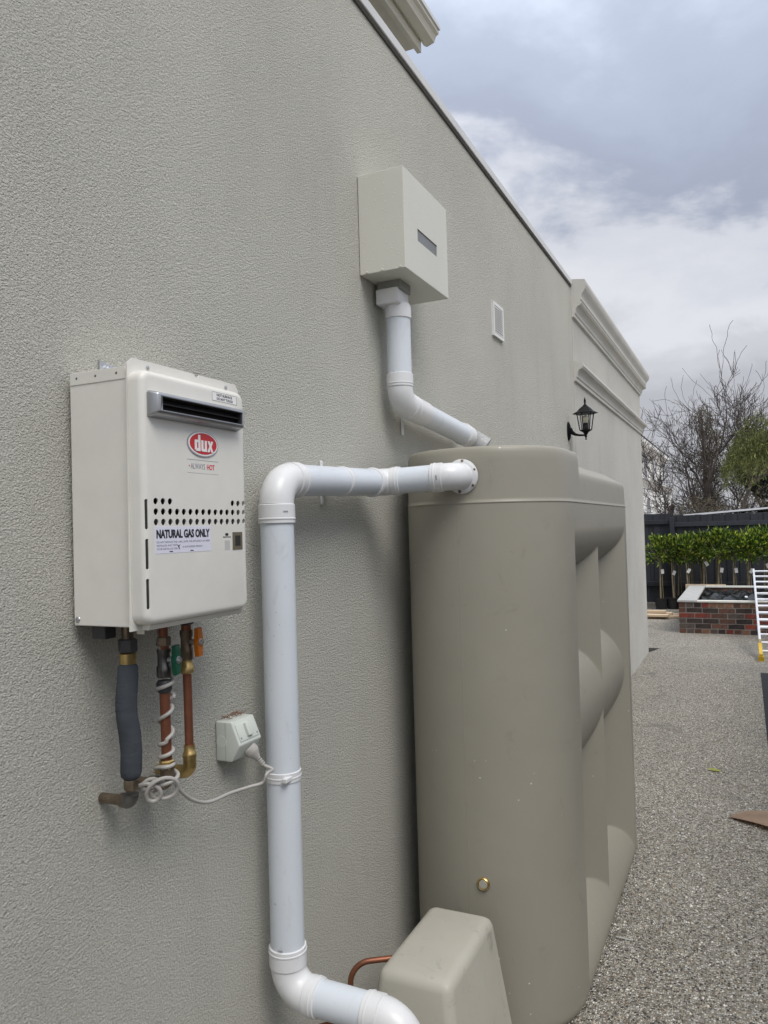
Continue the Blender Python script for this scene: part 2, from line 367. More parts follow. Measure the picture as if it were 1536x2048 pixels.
p += [(.066, 3.497)] + [(.066 + .012 * math.sin(t * PI), 3.50 + .034 * t) for t in [i / 6 for i in range(7)]] + [(.068, 3.538), (.076, 3.542), (.076, 3.555)]
p += [(.07 + .04 * (.5 - .5 * math.cos(t * PI)) + .006, 3.56 + .09 * t) for t in [i / 8 for i in range(9)]]
p += [(.118, 3.652), (.118, 3.672), (.108, 3.675), (.108, 3.70), (.0, 3.715)]
cornice('cornice', p)
p = [(.001, 2.885), (.014, 2.887), (.016, 2.912), (.024, 2.918)]
p += [(.024 + .036 * (1 - math.cos(t * PI / 2)), 2.922 + .06 * math.sin(t * PI / 2)) for t in [i / 6 for i in range(7)]]
p += [(.066, 2.985)] + [(.066 + .010 * math.sin(t * PI), 2.988 + .038 * t) for t in [i / 6 for i in range(7)]] + [(.06, 3.03), (.0, 3.05)]
cornice('string_course', p)
# upper storey with its eave, set back behind the parapet
bm = box(B(), (-5, -3, 3.3), (-1.25, 4.55, 5.2)); obj('upper_wall', bm, WALL2, house)
def eave_run(name, poly, y1, mat, par=house): return obj(name, prism(B(), poly, -3, y1, 'y'), mat, par)
ev = eave_run('eave', [(-1.5, 5.08), (-.75, 5.08), (-.75, 5.32), (-1.5, 5.34)], 4.93, EAVE)
eave_run('fascia', [(-.745, 5.05), (-.715, 5.05), (-.715, 5.32), (-.745, 5.32)], 4.95, EAVE, ev)
eave_run('gutter', [(-.713, 5.125), (-.69, 5.11), (-.635, 5.125), (-.62, 5.165), (-.60, 5.175), (-.60, 5.225), (-.713, 5.225)], 5.0, EAVE, ev)
eave_run('gutter_lip', [(-.60, 5.20), (-.588, 5.20), (-.588, 5.23), (-.60, 5.23)], 5.003, CAP, ev)
eave_run('bed_moulding', [(-1.08, 4.95), (-.95, 4.95), (-.95, 4.985), (-.93, 5.00), (-.90, 5.02), (-.88, 5.03), (-.88, 5.078), (-1.08, 5.078)], 4.88, EAVE, ev)
eave_run('frieze', [(-1.34, 4.78), (-1.10, 4.78), (-1.10, 5.078), (-1.34, 5.078)], 4.80, EAVE, ev)
obj('corbel', bbox((-1.09, 4.05, 4.55), (-.955, 4.20, 5.076), .004), EAVE, ev)
obj('downpipe', bbox((-.93, 4.10, 3.6), (-.87, 4.17, 5.02), .006), CAP, ev)
obj('roof', prism(B(), [(-.70, 5.24), (-3.2, 6.4), (-5.2, 6.4), (-5.2, 5.36), (-1.5, 5.345)], -3, 4.98, 'y'), TILE, house)

# ------------------------------------------------------------------ wall vent
v = thing('wall_vent', (0, 4.15, 2.775), 'small white square louvred vent on the rendered wall', 'vent')
y0, y1, z0, z1 = 4.055, 4.248, 2.775, 2.965
bm = B()
for a, b in (((0, y0, z0), (.014, y1, z0 + .018)), ((0, y0, z1 - .018), (.014, y1, z1)), ((0, y0, z0 + .018), (.014, y0 + .018, z1 - .018)), ((0, y1 - .018, z0 + .018), (.014, y1, z1 - .018))): box(bm, a, b)
obj('frame', bm, VENT, v); obj('backing', box(B(), (.0005, y0 + .018, z0 + .018), (.0015, y1 - .018, z1 - .018)), DARKIN, v)
for i in range(11):
    z = z0 + .022 + i * .0137
    obj('slat', prism(B(), [(.004, z + .0105), (.0035, z + .009), (.0105, z + .0), (.0135, z + .0), (.0135, z + .0065)], y0 + .0181, y1 - .0181, 'y'), VENT, v)

# ------------------------------------------------------------------ wall lantern
ly, lx = 6.0, .135
la = thing('wall_lantern', (0, ly, 2.36), 'black six-sided coach lantern with clear panes on curved wall arm', 'lantern')
bm = B(); lathe(bm, (0, ly, 2.455), (1, 0, 0), [(0, .042), (.008, .042), (.018, .030), (.022, .012)], 20)
for vv in bm.verts: vv.co.z = 2.455 + (vv.co.z - 2.455) * 1.75 - .008
obj('backplate', bm, BLACKM, la, True)
obj('arm', tube(B(), [(.012, ly, 2.46), (.03, ly, 2.435), (.055, ly, 2.418), (.085, ly, 2.410), (.11, ly, 2.408), (lx, ly, 2.408)], [.022, .016, .011, .008, .007, .007], 12), BLACKM, la, True)
obj('lower_finial', lathe(B(), (lx, ly, 2.372), (0, 0, 1), [(0, .004), (.004, .010), (.008, .004), (.02, .006), (.026, .012), (.034, .007), (.044, .014), (.058, .022), (.066, .036), (.072, .046), (.075, .046)], 16), BLACKM, la, True)
rb, rt, zb, zt = .044, .063, 2.447, 2.572
for k in range(6):
    a0, a1 = k * PI / 3 + .3, (k + 1) * PI / 3 + .3
    P = lambda a, r, z: Vector((lx + r * math.cos(a), ly + r * math.sin(a), z))
    obj('pane_bar', tube(B(), [P(a0, rb, zb), P(a0, rt, zt)], .0042, 6), BLACKM, la)
    bm = B(); bm.faces.new([bm.verts.new(q) for q in (P(a0, rb, zb), P(a1, rb, zb), P(a1, rt, zt), P(a0, rt, zt))])
    bmesh.ops.solidify(bm, geom=bm.faces[:], thickness=.0015); obj('pane', bm, GLASS, la)
obj('lamp_holder', lathe(B(), (lx, ly, zb), (0, 0, 1), [(0, .02), (.05, .02), (.055, .012)], 14), BLACKM, la, True)
obj('bulb', lathe(B(), (lx, ly, zb + .056), (0, 0, 1), [(0, .011), (.015, .019), (.035, .024), (.05, .018), (.058, .004)], 14), BULB, la, True)
obj('roof', lathe(B(), (lx, ly, zt), (0, 0, 1), [(0, .05), (.0, .094), (.004, .094), (.020, .062), (.042, .042), (.060, .020), (.066, .012)], 6, .3), BLACKM, la)
obj('finial', lathe(B(), (lx, ly, zt + .064), (0, 0, 1), [(0, .012), (.004, .014), (.010, .006), (.018, .006), (.022, .011), (.027, .006), (.034, .009), (.045, .007), (.062, .001)], 12), BLACKM, la, True)

# ------------------------------------------------------------------ rainhead
rh = thing('rainhead', (0, 2.665, 2.64), 'cream metal rainhead box with overflow slot high on the wall', 'rainhead')
y0, y1, z0, z1, xf = 2.45, 2.88, 2.641, 3.0, .18
bm = box(B(), (.002, y0, z0), (xf, y1, z1)); bmesh.ops.bevel(bm, geom=bm.edges[:], offset=.0022, segments=2, profile=.5, affect='EDGES')
body = obj('body', bm, RAIN, rh)
cut = obj('cutter', box(B(), (.10, 2.57, 2.773), (.30, 2.764, 2.818)), RAIN)
def boolcut(o, cutter):
    md = o.modifiers.new('b', 'BOOLEAN'); md.operation = 'DIFFERENCE'; md.object = cutter; md.solver = 'EXACT'
    bpy.context.view_layer.update(); dg = bpy.context.evaluated_depsgraph_get()
    me = bpy.data.meshes.new_from_object(o.evaluated_get(dg)); o.modifiers.clear(); old = o.data; nm = old.name; o.data = me; me.name = nm
    c = cutter.data; bpy.data.objects.remove(cutter); bpy.data.meshes.remove(c); bpy.data.meshes.remove(old)
boolcut(body, cut)
obj('overflow_baffle', box(B(), (.172, 2.571, 2.774), (.1765, 2.763, 2.817)), simple('baffle_grey', (.17, .18, .185), .4), rh)
for y, z in ((2.47, 2.645),): pass
obj('outlet_collar', bbox((.022, 2.552, 2.606), (.112, 2.652, 2.645), .002), simple('collar_grey', (.21, .21, .19), .5), rh)
for (x) in (.03, .09, .16): obj('rivet', lathe(B(), (x, y0 - .001, z0 + .006), (0, -1, 0), [(0, .005), (.002, .004), (.003, .001)], 10), RAIN, rh, True)

# ------------------------------------------------------------------ pipe from the rainhead to the tank
PR = .045
dp = thing('downpipe', (0, 2.61, 2.1), 'white round pipe dropping from the rainhead and running to tank top', 'pipe')
x0, yy = .075, 2.612
bm = bbox((x0 - .060, yy - .066, 2.556), (x0 + .030, yy + .036, 2.614), .006, 3); obj('adaptor', bm, FIT, dp, True)
obj('adaptor_collar', lathe(B(), (x0, yy, 2.51), (0, 0, 1), [(0, .046), (.001, .049), (.045, .049), (.055, .044)], 40), FIT, dp, True)
EL0 = Vector((x0, yy, 2.2)); ED = Vector((x0, 3.52, 2.135)); dd = (ED - EL0).normalized()
obj('pipe_length', tube(B(), [(x0, yy, 2.29), (x0, yy, 2.52)], PR, 40), PVC, dp, True)
f = fillet((x0, yy, 2.5), EL0, ED, .062)
obj('elbow', tube(B(), f, .047, 40), FIT, dp, True)
obj('socket', sock(f[0] - Vector((0, 0, .002)), (0, 0, 1), .05, .0495), FIT, dp, True)
obj('socket', sock(f[-1] - dd * .004, dd, .035, .0495), FIT, dp, True)
q = f[-1] + dd * .03
obj('coupling', sock(q + dd * .002, dd, .13, .0485), FIT, dp, True)
q2 = EL0 + dd * .74
obj('pipe_length', tube(B(), [q + dd * .1, q2], PR, 40), PVC, dp, True)
obj('socket', sock(q2 - dd * .06, dd, .075, .0495), FIT, dp, True)
e2 = q2 + dd * .06; e3 = e2 + Vector((.12, .03, -.085))
f = fillet(q2, e2, e3, .07, 8); bm = tube(B(), f + [f[-1] + (e3 - e2).normalized() * .03], .047, 40, cap=False); bmesh.ops.solidify(bm, geom=bm.faces[:], thickness=.004)
obj('spout', bm, FIT, dp, True)
obj('strap_bracket', bbox((.001, 2.774, 2.10), (.006, 2.798, 2.19), .002), FIT, dp)
obj('strap_bracket', bbox((.006, 2.774, 2.17), (.04, 2.796, 2.185), .001), FIT, dp)

# ------------------------------------------------------------------ main pipe: ground -> wall -> tank inlet
mp = thing('stormwater_pipe', (.08, 1.745, 0), 'thick white stormwater pipe rising up the wall and bending into tank inlet', 'pipe')
X0, Y0 = .082, 1.747
zt0, zb0 = 1.872, .52
H1 = Vector((X0, 2.40, 1.892)); H2 = Vector((.338, 2.437, 1.902)); HF = Vector((.345, 2.505, 1.904)); C0 = Vector((X0, Y0, zt0))
# top elbow
f = fillet((X0, Y0, 1.5), C0, H1, .07); d1 = (H1 - C0).normalized()
obj('elbow', tube(B(), f, .0465, 40), FIT, mp, True)
obj('socket', sock(f[0] - Vector((0, 0, .050)), (0, 0, 1), .052, .0495), FIT, mp, True)
obj('socket', sock(f[-1] + d1 * .04, -d1, .042, .0495), FIT, mp, True)
obj('pipe_length', tube(B(), [(X0, Y0, .58), (X0, Y0, 1.80)], PR, 48), PVC, mp, True)
f2 = fillet(C0, H1, H2, .055); d2 = (H2 - H1).normalized()
obj('pipe_length', tube(B(), [f[-1], f2[0]], PR, 40), PVC, mp, True)
obj('coupling', sock(C0 + d1 * .36, d1, .022, .0475, .001), FIT, mp, True)
obj('bend', tube(B(), f2, .0465, 40), FIT, mp, True)
obj('socket', sock(f2[0] - d1 * .028, d1, .03, .049), FIT, mp, True)
obj('socket', sock(f2[-1] + d2 * .028, -d2, .03, .049), FIT, mp, True)
f3 = fillet(H1, H2, HF, .05); d3 = (HF - H2).normalized()
obj('pipe_length', tube(B(), [f2[-1], f3[0]], PR, 40), PVC, mp, True)
obj('elbow', tube(B(), f3 + [HF], .0465, 40), FIT, mp, True)
obj('socket', sock(f3[0] - d2 * .035, d2, .04, .0495), FIT, mp, True)
fl = obj('flange', lathe(B(), HF - d3 * .014, d3, [(0, .05), (.004, .056), (.006, .0595), (.014, .0595)], 40), FIT, mp, True)
for k in range(6):
    a = k * PI / 3 + .4; c = HF + Vector((math.cos(a) * .053, -.016, math.sin(a) * .053))
    obj('bolt', lathe(B(), c, (0, 1, 0), [(-.002, .003), (0, .005), (.006, .005)], 8), BRASSD, fl)
for zc_ in (1.10,):
    obj('joint_band', sock((X0, Y0, 1.072), (0, 0, 1), .028, .0475, .002), FIT, mp, True)
    obj('joint_tab', bbox((X0 + .028, Y0 - .052, 1.080), (X0 + .042, Y0 + .0, 1.092), .002), FIT, mp)
# bottom elbow, stub out from the wall, elbow down to the ground
CB = Vector((X0, Y0, zb0)); CE = Vector((.425, Y0 + .004, .512)); d4 = (CE - CB).normalized()
f = fillet((X0, Y0, 1), CB, CE, .07)
obj('elbow', tube(B(), f, .0465, 40), FIT, mp, True)
obj('socket', sock(f[0] + Vector((0, 0, .05)), (0, 0, -1), .052, .0495), FIT, mp, True)
obj('socket', sock(f[-1] + d4 * .028, -d4, .035, .0495), FIT, mp, True)
f4 = fillet(CB, CE, (CE.x, CE.y, 0), .075)
obj('pipe_length', tube(B(), [f[-1], f4[0]], PR, 40), PVC, mp, True)
obj('socket', sock(f4[0] - d4 * .042, d4, .045, .0495), FIT, mp, True)
obj('elbow', tube(B(), f4, .0465, 40), FIT, mp, True)
obj('socket', sock(f4[-1] + Vector((0, 0, -.045)), (0, 0, 1), .047, .0495), FIT, mp, True)
obj('pipe_length', tube(B(), [f4[-1], (CE.x, CE.y, -.05)], PR, 40), PVC, mp, True)
for (y, z) in ((2.13, 1.882),):
    obj('bracket', bbox((.001, y - .009, z - .068), (.007, y + .009, z + .072), .003), FIT, mp)
    obj('bracket', bbox((.007, y - .009, z - .012), (.045, y + .009, z + .012), .001), FIT, mp)

CAMP = Vector((1.22, 0, 1.732))
def mark(c, d, r, l, wd, roll=0.):
    c, d = Vector(c), Vector(d).normalized(); v_ = CAMP - c; n_ = (v_ - d * d.dot(v_)).normalized(); n_ = Matrix.Rotation(roll, 3, d) @ n_; t_ = d.cross(n_)
    bm = B()
    for k in range(5): rodbox(bm, c + n_ * (r + .0002) + t_ * (l * (k / 5 - .5)), c + n_ * (r + .0002) + t_ * (l * ((k + .7) / 5 - .5)), wd, .0008, d)
    obj('print_mark', bm, INKG, mp)
mark(f3[0] - d2 * .010, d2, .0495, .016, .004)
mark(Vector((X0, Y0, 1.785)), (0, 0, 1), .0495, .014, .004, .5)
mark(Vector((X0, Y0, .645)), (0, 0, 1), .0495, .014, .004, -.4)

# ------------------------------------------------------------------ water tank
tk = thing('water_tank', (.343, 3.5, 0), 'tall beige slimline plastic water tank with scalloped side against the wall', 'tank')
XC, A, BB, YA, YB, PW = .343, .307, .33, 2.83, 4.17, 2.15
SEAM = 1.812
def sgnpow(c, p): return math.copysign(abs(c) ** p, c)
def outline(ins=0., nend=44, nside=110, far=None):
    """closed plan outline, starting at the near end's middle, towards +x"""
    pts = []
    for i in range(nend): t = -PI / 2 + PI / 2 * i / nend; pts.append((XC + (A - ins) * sgnpow(math.cos(t), 2 / PW), YA + (BB - ins) * sgnpow(math.sin(t), 2 / PW), 0))
    for i in range(nside): pts.append((XC + A - ins, YA + (YB - YA) * i / nside, 1))
    for i in range(2 * nend): t = PI * i / (2 * nend); pts.append((XC + (A - ins) * sgnpow(math.cos(t), 2 / PW), YB + (BB - ins) * sgnpow(math.sin(t), 2 / PW), 0))
    for i in range(nside): pts.append((XC - A + ins, YB + (YA - YB) * i / nside, -1))
    for i in range(nend): t = PI + PI / 2 * i / nend; pts.append((XC + (A - ins) * sgnpow(math.cos(t), 2 / PW), YA + (BB - ins) * sgnpow(math.sin(t), 2 / PW), 0))
    return pts
G0, G1, RY = 2.86, 4.14, 3.5
def groove(y, z):
    if y <= G0 or y >= G1: return 0.
    D, rd = .135, .028
    if y < RY: u = (y - (G0 + RY) / 2) / ((RY - G0) / 2); base = 0 if u < 0 else rd
    else: u = (y - (G1 + RY) / 2) / ((G1 - RY) / 2); base = rd if u < 0 else 0
    g = (D - base) * (1 - u * u) + base
    top = 3.9 * max(0, 1.715 - z) ** 2
    bot = 3.2 * max(0, z - .035) ** 2
    mid = .022 + 1.75 * (z - .965) ** 2
    def smin(a, b, k=.006): h = max(k - abs(a - b), 0) / k; return min(a, b) - h * h * k * .25
    return max(0., smin(smin(g, top), smin(bot, mid)))
def groove_np(y, z):
    D, rd = .135, .028
    lo = y < RY; u = np.where(lo, (y - (G0 + RY) / 2) / ((RY - G0) / 2), (y - (G1 + RY) / 2) / ((G1 - RY) / 2))
    base = np.where(lo ^ (u >= 0), 0., rd); base = np.where(lo, np.where(u < 0, 0., rd), np.where(u < 0, rd, 0.))
    g = (D - base) * (1 - u * u) + base; g = np.where((y <= G0) | (y >= G1), 0, g)
    top = 3.9 * np.maximum(0, 1.715 - z) ** 2; bot = 3.2 * np.maximum(0, z - .035) ** 2; mid = .022 + 1.75 * (z - .975) ** 2
    def smin(a, b, k=.003): h_ = np.maximum(k - abs(a - b), 0) / k; return np.minimum(a, b) - h_ * h_ * k * .25
    return np.maximum(0, smin(smin(g, top), smin(bot, mid)))
NE, NS = 36, 240
zs = [0, .006, .016, .03, .045] + list(np.linspace(.06, SEAM, 280))
ins = lambda z: .045 * (1 - math.sqrt(max(0, 1 - (1 - min(z, .045) / .045) ** 2)))
V = []; n = None; cache = None
for z in zs:
    if z < .05 or cache is None or z < .07: cache = np.array(outline(ins(z), NE, NS))
    o_ = cache; n = len(o_); v_ = o_.copy(); v_[:, 0] -= o_[:, 2] * groove_np(o_[:, 1], z); v_[:, 2] = z; V.append(v_)
V = np.concatenate(V).tolist(); ii = np.arange(n); jj = (ii + 1) % n
F = np.concatenate([np.stack([j * n + ii, j * n + jj, (j + 1) * n + jj, (j + 1) * n + ii], 1) for j in range(len(zs) - 1)]).tolist()
F.append(list(range(n))[::-1])
tb = obj('body', quads(V, F, 'body'), TANK, tk, True, ang=25)
# lid: rises to a higher collar over the near end, lower shoulder behind
def lid_ring(ins_, zn, zf):
    r = []
    for x, y, s in outline(ins_, NE, NS):
        t = min(1, max(0, (y - 2.985) / .02)); t = t * t * (3 - 2 * t); r.append((x, y, zn + (zf - zn) * t))
    return r
rings = [lid_ring(-.0005, SEAM - .003, SEAM - .003), lid_ring(-.002, SEAM - .001, SEAM - .001), lid_ring(-.002, SEAM + .002, SEAM + .002), lid_ring(.001, SEAM + .005, SEAM + .005),
         lid_ring(.0015, SEAM + .014, SEAM + .014), lid_ring(.003, 1.90, 1.87), lid_ring(.004, 1.96, 1.90), lid_ring(.005, 1.982, 1.914), lid_ring(.008, 1.995, 1.925), lid_ring(.012, 2.003, 1.932), lid_ring(.020, 2.006, 1.937), lid_ring(.10, 2.006, 1.985), lid_ring(.22, 2.006, 2.0)]
V, F = [], []
for r in rings: V += r
for j in range(len(rings) - 1):
    for i in range(n): F.append((j * n + i, j * n + (i + 1) % n, (j + 1) * n + (i + 1) % n, (j + 1) * n + i))
F.append(tuple(range((len(rings) - 1) * n, len(rings) * n)))
obj('lid', quads(V, F, 'lid'), TANK, tk, True, ang=50)
for sx in (XC - .016,):   # moulding seam down the near end
    yv = YA - (BB) * (1 - (abs(sx - XC) / A) ** PW) ** (1 / PW)
    obj('mould_seam', tube(B(), [(sx, yv + .0005, .1), (sx, yv + .0005, SEAM)], .0013, 6), TANK, tk)
bm = lathe(B(), (.378, 2.4995, .525), (0, 1, 0), [(-.004, .016), (-.006, .019), (-.003, .022), (.012, .022)], 28); oo = obj('outlet_ring', bm, BRASS, tk, True)
obj('outlet_plug', lathe(B(), (.378, 2.4938, .525), (0, 1, 0), [(0, .0135), (.0015, .0145), (.003, .0145)], 20), PUMP, oo)

# ------------------------------------------------------------------ pump cover and its copper pipes
pc = thing('pump_cover', (.355, 2.15, 0), 'beige tapered plastic pump cover on the ground in front of tank', 'pump cover')
bm = B()
T = [(.243, 1.948), (.462, 1.948), (.458, 2.353), (.243, 2.353)]; Bt = [(.215, 1.86), (.525, 1.86), (.52, 2.42), (.215, 2.42)]
a = [bm.verts.new((x, y, 0)) for x, y in Bt]; b = [bm.verts.new((x, y, .505)) for x, y in T]
bm.faces.new(a[::-1]); bm.faces.new(b)
for i in range(4): bm.faces.new((a[i], a[(i + 1) % 4], b[(i + 1) % 4], b[i]))
bmesh.ops.bevel(bm, geom=[e_ for e_ in bm.edges if max(v_.co.z for v_ in e_.verts) > .1], offset=.03, segments=6, profile=.5, affect='EDGES')
obj('shell', bm, PUMP, pc, True, ang=35)
obj('base_rim', bbox((.205, 1.85, .0), (.535, 2.43, .02), .004), PUMP, pc)
def cu(name, pts, r, label):
    t = thing(name, pts[0], label, 'pipe'); obj('copper_tube', tube(B(), pts, r, 14), COPPER, t, True); return t
P = [Vector(q) for q in ((.12, 2.02, -.02), (.12, 2.02, .455), (.26, 2.10, .462))]
cu('copper_pipe', [P[0]] + fillet(P[0], P[1], P[2], .06) + [P[2]], .0085, 'bent copper pipe rising between the wall and pump cover')
P = [Vector(q) for q in ((0.0, 1.74, .335), (.11, 1.745, .335), (.18, 1.78, .44), (.2, 1.9, .46))]
cu('copper_pipe', [(.20, 1.80, .43), (.165, 1.765, .43), (.14, 1.74, .41), (.13, 1.715, .375), (.125, 1.70, .2), (.125, 1.70, -.02)], .0085, 'short copper pipe ducking beneath the bottom stub of white pipe')
pbk = thing('pump_power_box', (.2, 1.82, 0), 'small pale connector box on the ground under the low white pipe', 'box')
obj('casing', bbox((.15, 1.83, 0), (.235, 1.90, .40), .006), OUTL, pbk); obj('cable_gland', lathe(B(), (.215, 1.825, .39), (0, -1, 0), [(0, .018), (.02, .018), (.025, .01)], 12), BLACKF, pbk)

# ------------------------------------------------------------------ gas water heater
h = thing('water_heater', (0, 1.28, 1.56), 'cream wall-mounted gas water heater with red oval badge', 'water heater')
cab = obj('cabinet', bbox((.012, 1.118, 1.558), (.166, 1.448, 2.056), .002), HEAT, h)
obj('top_fold', bbox((.014, 1.1165, 2.033), (.158, 1.119, 2.0575), .001), HEAT, cab)
for x in (.032, .082, .136): obj('dimple', lathe(B(), (x, 1.1167, 2.046), (0, -1, 0), [(0, .003), (.0006, .002)], 10), GREYIN, cab)
obj('screw', lathe(B(), (.022, 1.1185, 1.570), (0, -1, 0), [(0, .0065), (.002, .0055), (.0035, .002)], 14), ZINC, cab, True)
fl = [(1.105, 1.552), (1.455, 1.552), (1.462, 1.56), (1.462, 2.060), (1.452, 2.073), (1.325, 2.073), (1.317, 2.066), (1.312, 2.066), (1.304, 2.073), (1.125, 2.073), (1.110, 2.060)]
obj('flange', prism(B(), fl, .1665, .1695, 'x'), HEAT, h)
# door panel, hollow, with round vent holes and side slots cut through
PX = .205
bm = box(B(), (.170, 1.110, 1.562), (PX, 1.437, 2.047))
bmesh.ops.bevel(bm, geom=[e_ for e_ in bm.edges if abs(e_.verts[0].co.x - e_.verts[1].co.x) > .01], offset=.022, segments=5, profile=.5, affect='EDGES')
fe = [e_ for e_ in bm.edges if all(v_.co.x > PX - 1e-5 for v_ in e_.verts)]
bmesh.ops.bevel(bm, geom=fe, offset=.013, segments=5, profile=.5, affect='EDGES')
pan = obj('door_panel', bm, HEAT, h, True, ang=35)
boolcut(pan, obj('cutter', box(B(), (.10, 1.1235, 1.582), (PX - .0025, 1.4240, 2.028)), HEAT, pan))
bm = B(); hz = [1.797, 1.777, 1.757]; hy = [1.141 + i * (1.424 - 1.141) / 14 for i in range(15)]
for r_, z in enumerate(hz):
    for i, y in enumerate(hy):
        if r_ == 0 and 3 <= i < 12: continue
        lathe(bm, (.195, y, z), (1, 0, 0), [(0, .0066), (.03, .0066)], 14)
for z0_, z1_ in ((1.746, 1.798), (1.671, 1.723), (1.596, 1.648)):
    pr = arc((1.1170, z0_), .0028, PI, 2 * PI, 6) + arc((1.1170, z1_), .0028, 0, PI, 6)
    prism(bm, pr, .197, .23, 'x')
boolcut(pan, obj('cutter', bm, HEAT, pan))
for z0_, z1_ in ((1.746, 1.798), (1.671, 1.723), (1.596, 1.648)): obj('slot_shade', prism(B(), [(.1972, 1.1143), (.2002, 1.1143), (.2028, 1.1197), (.1972, 1.1197)], z0_ - .002, z1_ + .002, 'z'), DARKIN, pan)  # dark inserts put the shade inside the slots into colour
obj('inner_screen', box(B(), (.185, 1.124, 1.60), (.187, 1.4235, 1.770)), GREYIN, h)
obj('inner_shade', box(B(), (.174, 1.124, 1.583), (.176, 1.4235, 2.027)), DARKIN, h)
# flue outlet
bm = box(B(), (PX - .001, 1.120, 1.955), (.229, 1.408, 2.008)); 
for v_ in bm.verts:
    if v_.co.x > .22: v_.co.y += .008 if v_.co.y < 1.2 else -.006; v_.co.z += .008 if v_.co.z < 1.97 else -.006
bmesh.ops.bevel(bm, geom=bm.edges[:], offset=.005, segments=3, profile=.5, affect='EDGES')
fo = obj('flue_outlet', bm, CHROME, h, True)
boolcut(fo, obj('cutter', box(B(), (.2075, 1.139, 1.969), (.30, 1.394, 1.995)), CHROME, fo))
obj('flue_throat', box(B(), (.2077, 1.1395, 1.9695), (.2085, 1.3935, 1.9945)), DARKIN, fo)
bm = B()
for a_, b_ in (((.209, 1.1395, 1.9695), (.2255, 1.3935, 1.9705)), ((.209, 1.1395, 1.9935), (.2255, 1.3935, 1.9945)), ((.209, 1.1395, 1.9706), (.2255, 1.1405, 1.9934)), ((.209, 1.3925, 1.9706), (.2255, 1.3935, 1.9934))): box(bm, a_, b_)
obj('flue_lining', bm, DARKIN, fo)
obj('flue_louvre', prism(B(), [(.212, 1.986), (.222, 1.981), (.2225, 1.982), (.2125, 1.987)], 1.141, 1.392, 'y'), BLACKF, fo)
# badge
def ell(bm, y, z, ry, rz, xa, xb, n=48, dome=0):
    c0 = [bm.verts.new((xa, y + ry * math.cos(k * 2 * PI / n), z + rz * math.sin(k * 2 * PI / n))) for k in range(n)]
    c1 = [bm.verts.new((xb, y + ry * .985 * math.cos(k * 2 * PI / n), z + rz * .985 * math.sin(k * 2 * PI / n))) for k in range(n)]
    bm.faces.new(c0[::-1]); bm.faces.new(c1)
    for k in range(n): bm.faces.new((c0[k], c0[(k + 1) % n], c1[(k + 1) % n], c1[k]))
    return bm
bd = obj('badge', ell(B(), 1.285, 1.918, .0505, .0270, PX, PX + .002), CHROME, h)
obj('badge_inlay', ell(B(), 1.285, 1.918, .0478, .0248, PX + .002, PX + .0024), WHITE, bd)
obj('badge_field', ell(B(), 1.285, 1.9185, .0440, .0222, PX + .0024, PX + .0028), RED, bd)
def glyph(rects, polys, y0_, z0_, k):
    bm = B()
    for a_ in rects: prism(bm, [(y0_ + q * k, z0_ + w_ * k) for q, w_ in ((a_[0], a_[1]), (a_[2], a_[1]), (a_[2], a_[3]), (a_[0], a_[3]))], PX + .0028, PX + .0036, 'x')
    for p_ in polys: prism(bm, [(y0_ + q * k, z0_ + w_ * k) for q, w_ in p_], PX + .0028, PX + .0036, 'x')
    return bm
kk = .0335 / 15
obj('badge_letter', glyph([(5, 0, 8, 15), (0, 1, 3, 9.5)], [[(1, 0), (5, 0), (5, 2.6), (3, 2.6), (3, 1), (0, 1)][:4] + [(3, 1)], [(3, 8), (5, 8), (5, 10.4), (1, 10.4), (0, 9.5), (3, 9.5)]], 1.2560, 1.9025, kk), WHITE, bd)
obj('badge_letter', glyph([(0, 1, 3, 10.4), (5, 0, 8, 10.4)], [[(0, 1), (1, 0), (5, 0), (5, 2.6), (3, 2.6), (3, 1)]], 1.2560 + 9.3 * kk, 1.9025, kk), WHITE, bd)
obj('badge_letter', glyph([], [[(0, 0), (2.9, 0), (4.2, 3.2), (5.5, 0), (8.6, 0), (5.9, 5.3), (8.4, 10.4), (5.5, 10.4), (4.3, 7.4), (3.1, 10.4), (.2, 10.4), (2.7, 5.3)]], 1.2560 + 18.3 * kk, 1.9025, kk), WHITE, bd)
obj('badge_rule', box(B(), (PX, 1.234, 1.8838), (PX + .0003, 1.336, 1.8846)), INKG, h)
obj('slogan_arrow', prism(B(), [(1.240, 1.8690), (1.2435, 1.8711), (1.240, 1.8732)], PX, PX + .0003, 'x'), REDP, h)
text('slogan', 'ALWAYS', INKG, h, (1.2455, 1.8655), PX, (.0455, .0115), .004)
text('slogan', 'HOT', REDP, h, (1.2975, 1.8655), PX, (.0255, .0115), .025)
obj('badge_rule', box(B(), (PX, 1.234, 1.8568), (PX + .0002, 1.336, 1.8573)), INKG, h)
# stickers
st = obj('gas_label', bbox((PX, 1.1365, 1.6965), (PX + .0004, 1.3055, 1.7480), 0), PAPER, h)
for k in range(2): text('gas_label_title', 'NATURAL GAS ONLY', INK, st, (1.1402 + k * .0006, 1.7255), PX + .0004 + k * .00008, (.160, .0170), .034)
for i, (s_, w_) in enumerate((('DO NOT REMOVE THIS LABEL UNTIL THE APPLIANCE HAS BEEN', .160), ('INSTALLED AND TESTE', .060), ('TO BE INSTALLED ONL', .060))):
    text('gas_label_print', s_, INKG, st, (1.1405, 1.7165 - i * .0065), PX + .0004, (w_, .0036), 0)
text('gas_label_print', 'N AUTHORISED PERSON', INKG, st, (1.2150, 1.7095 - .0035), PX + .0004, (.060, .0036), 0)
obj('gas_label_tear', prism(B(), [(1.2000, 1.711), (1.2035, 1.704), (1.2065, 1.7025), (1.2045, 1.709), (1.2085, 1.7125)], PX + .0004, PX + .0007, 'x'), GREYIN, st)
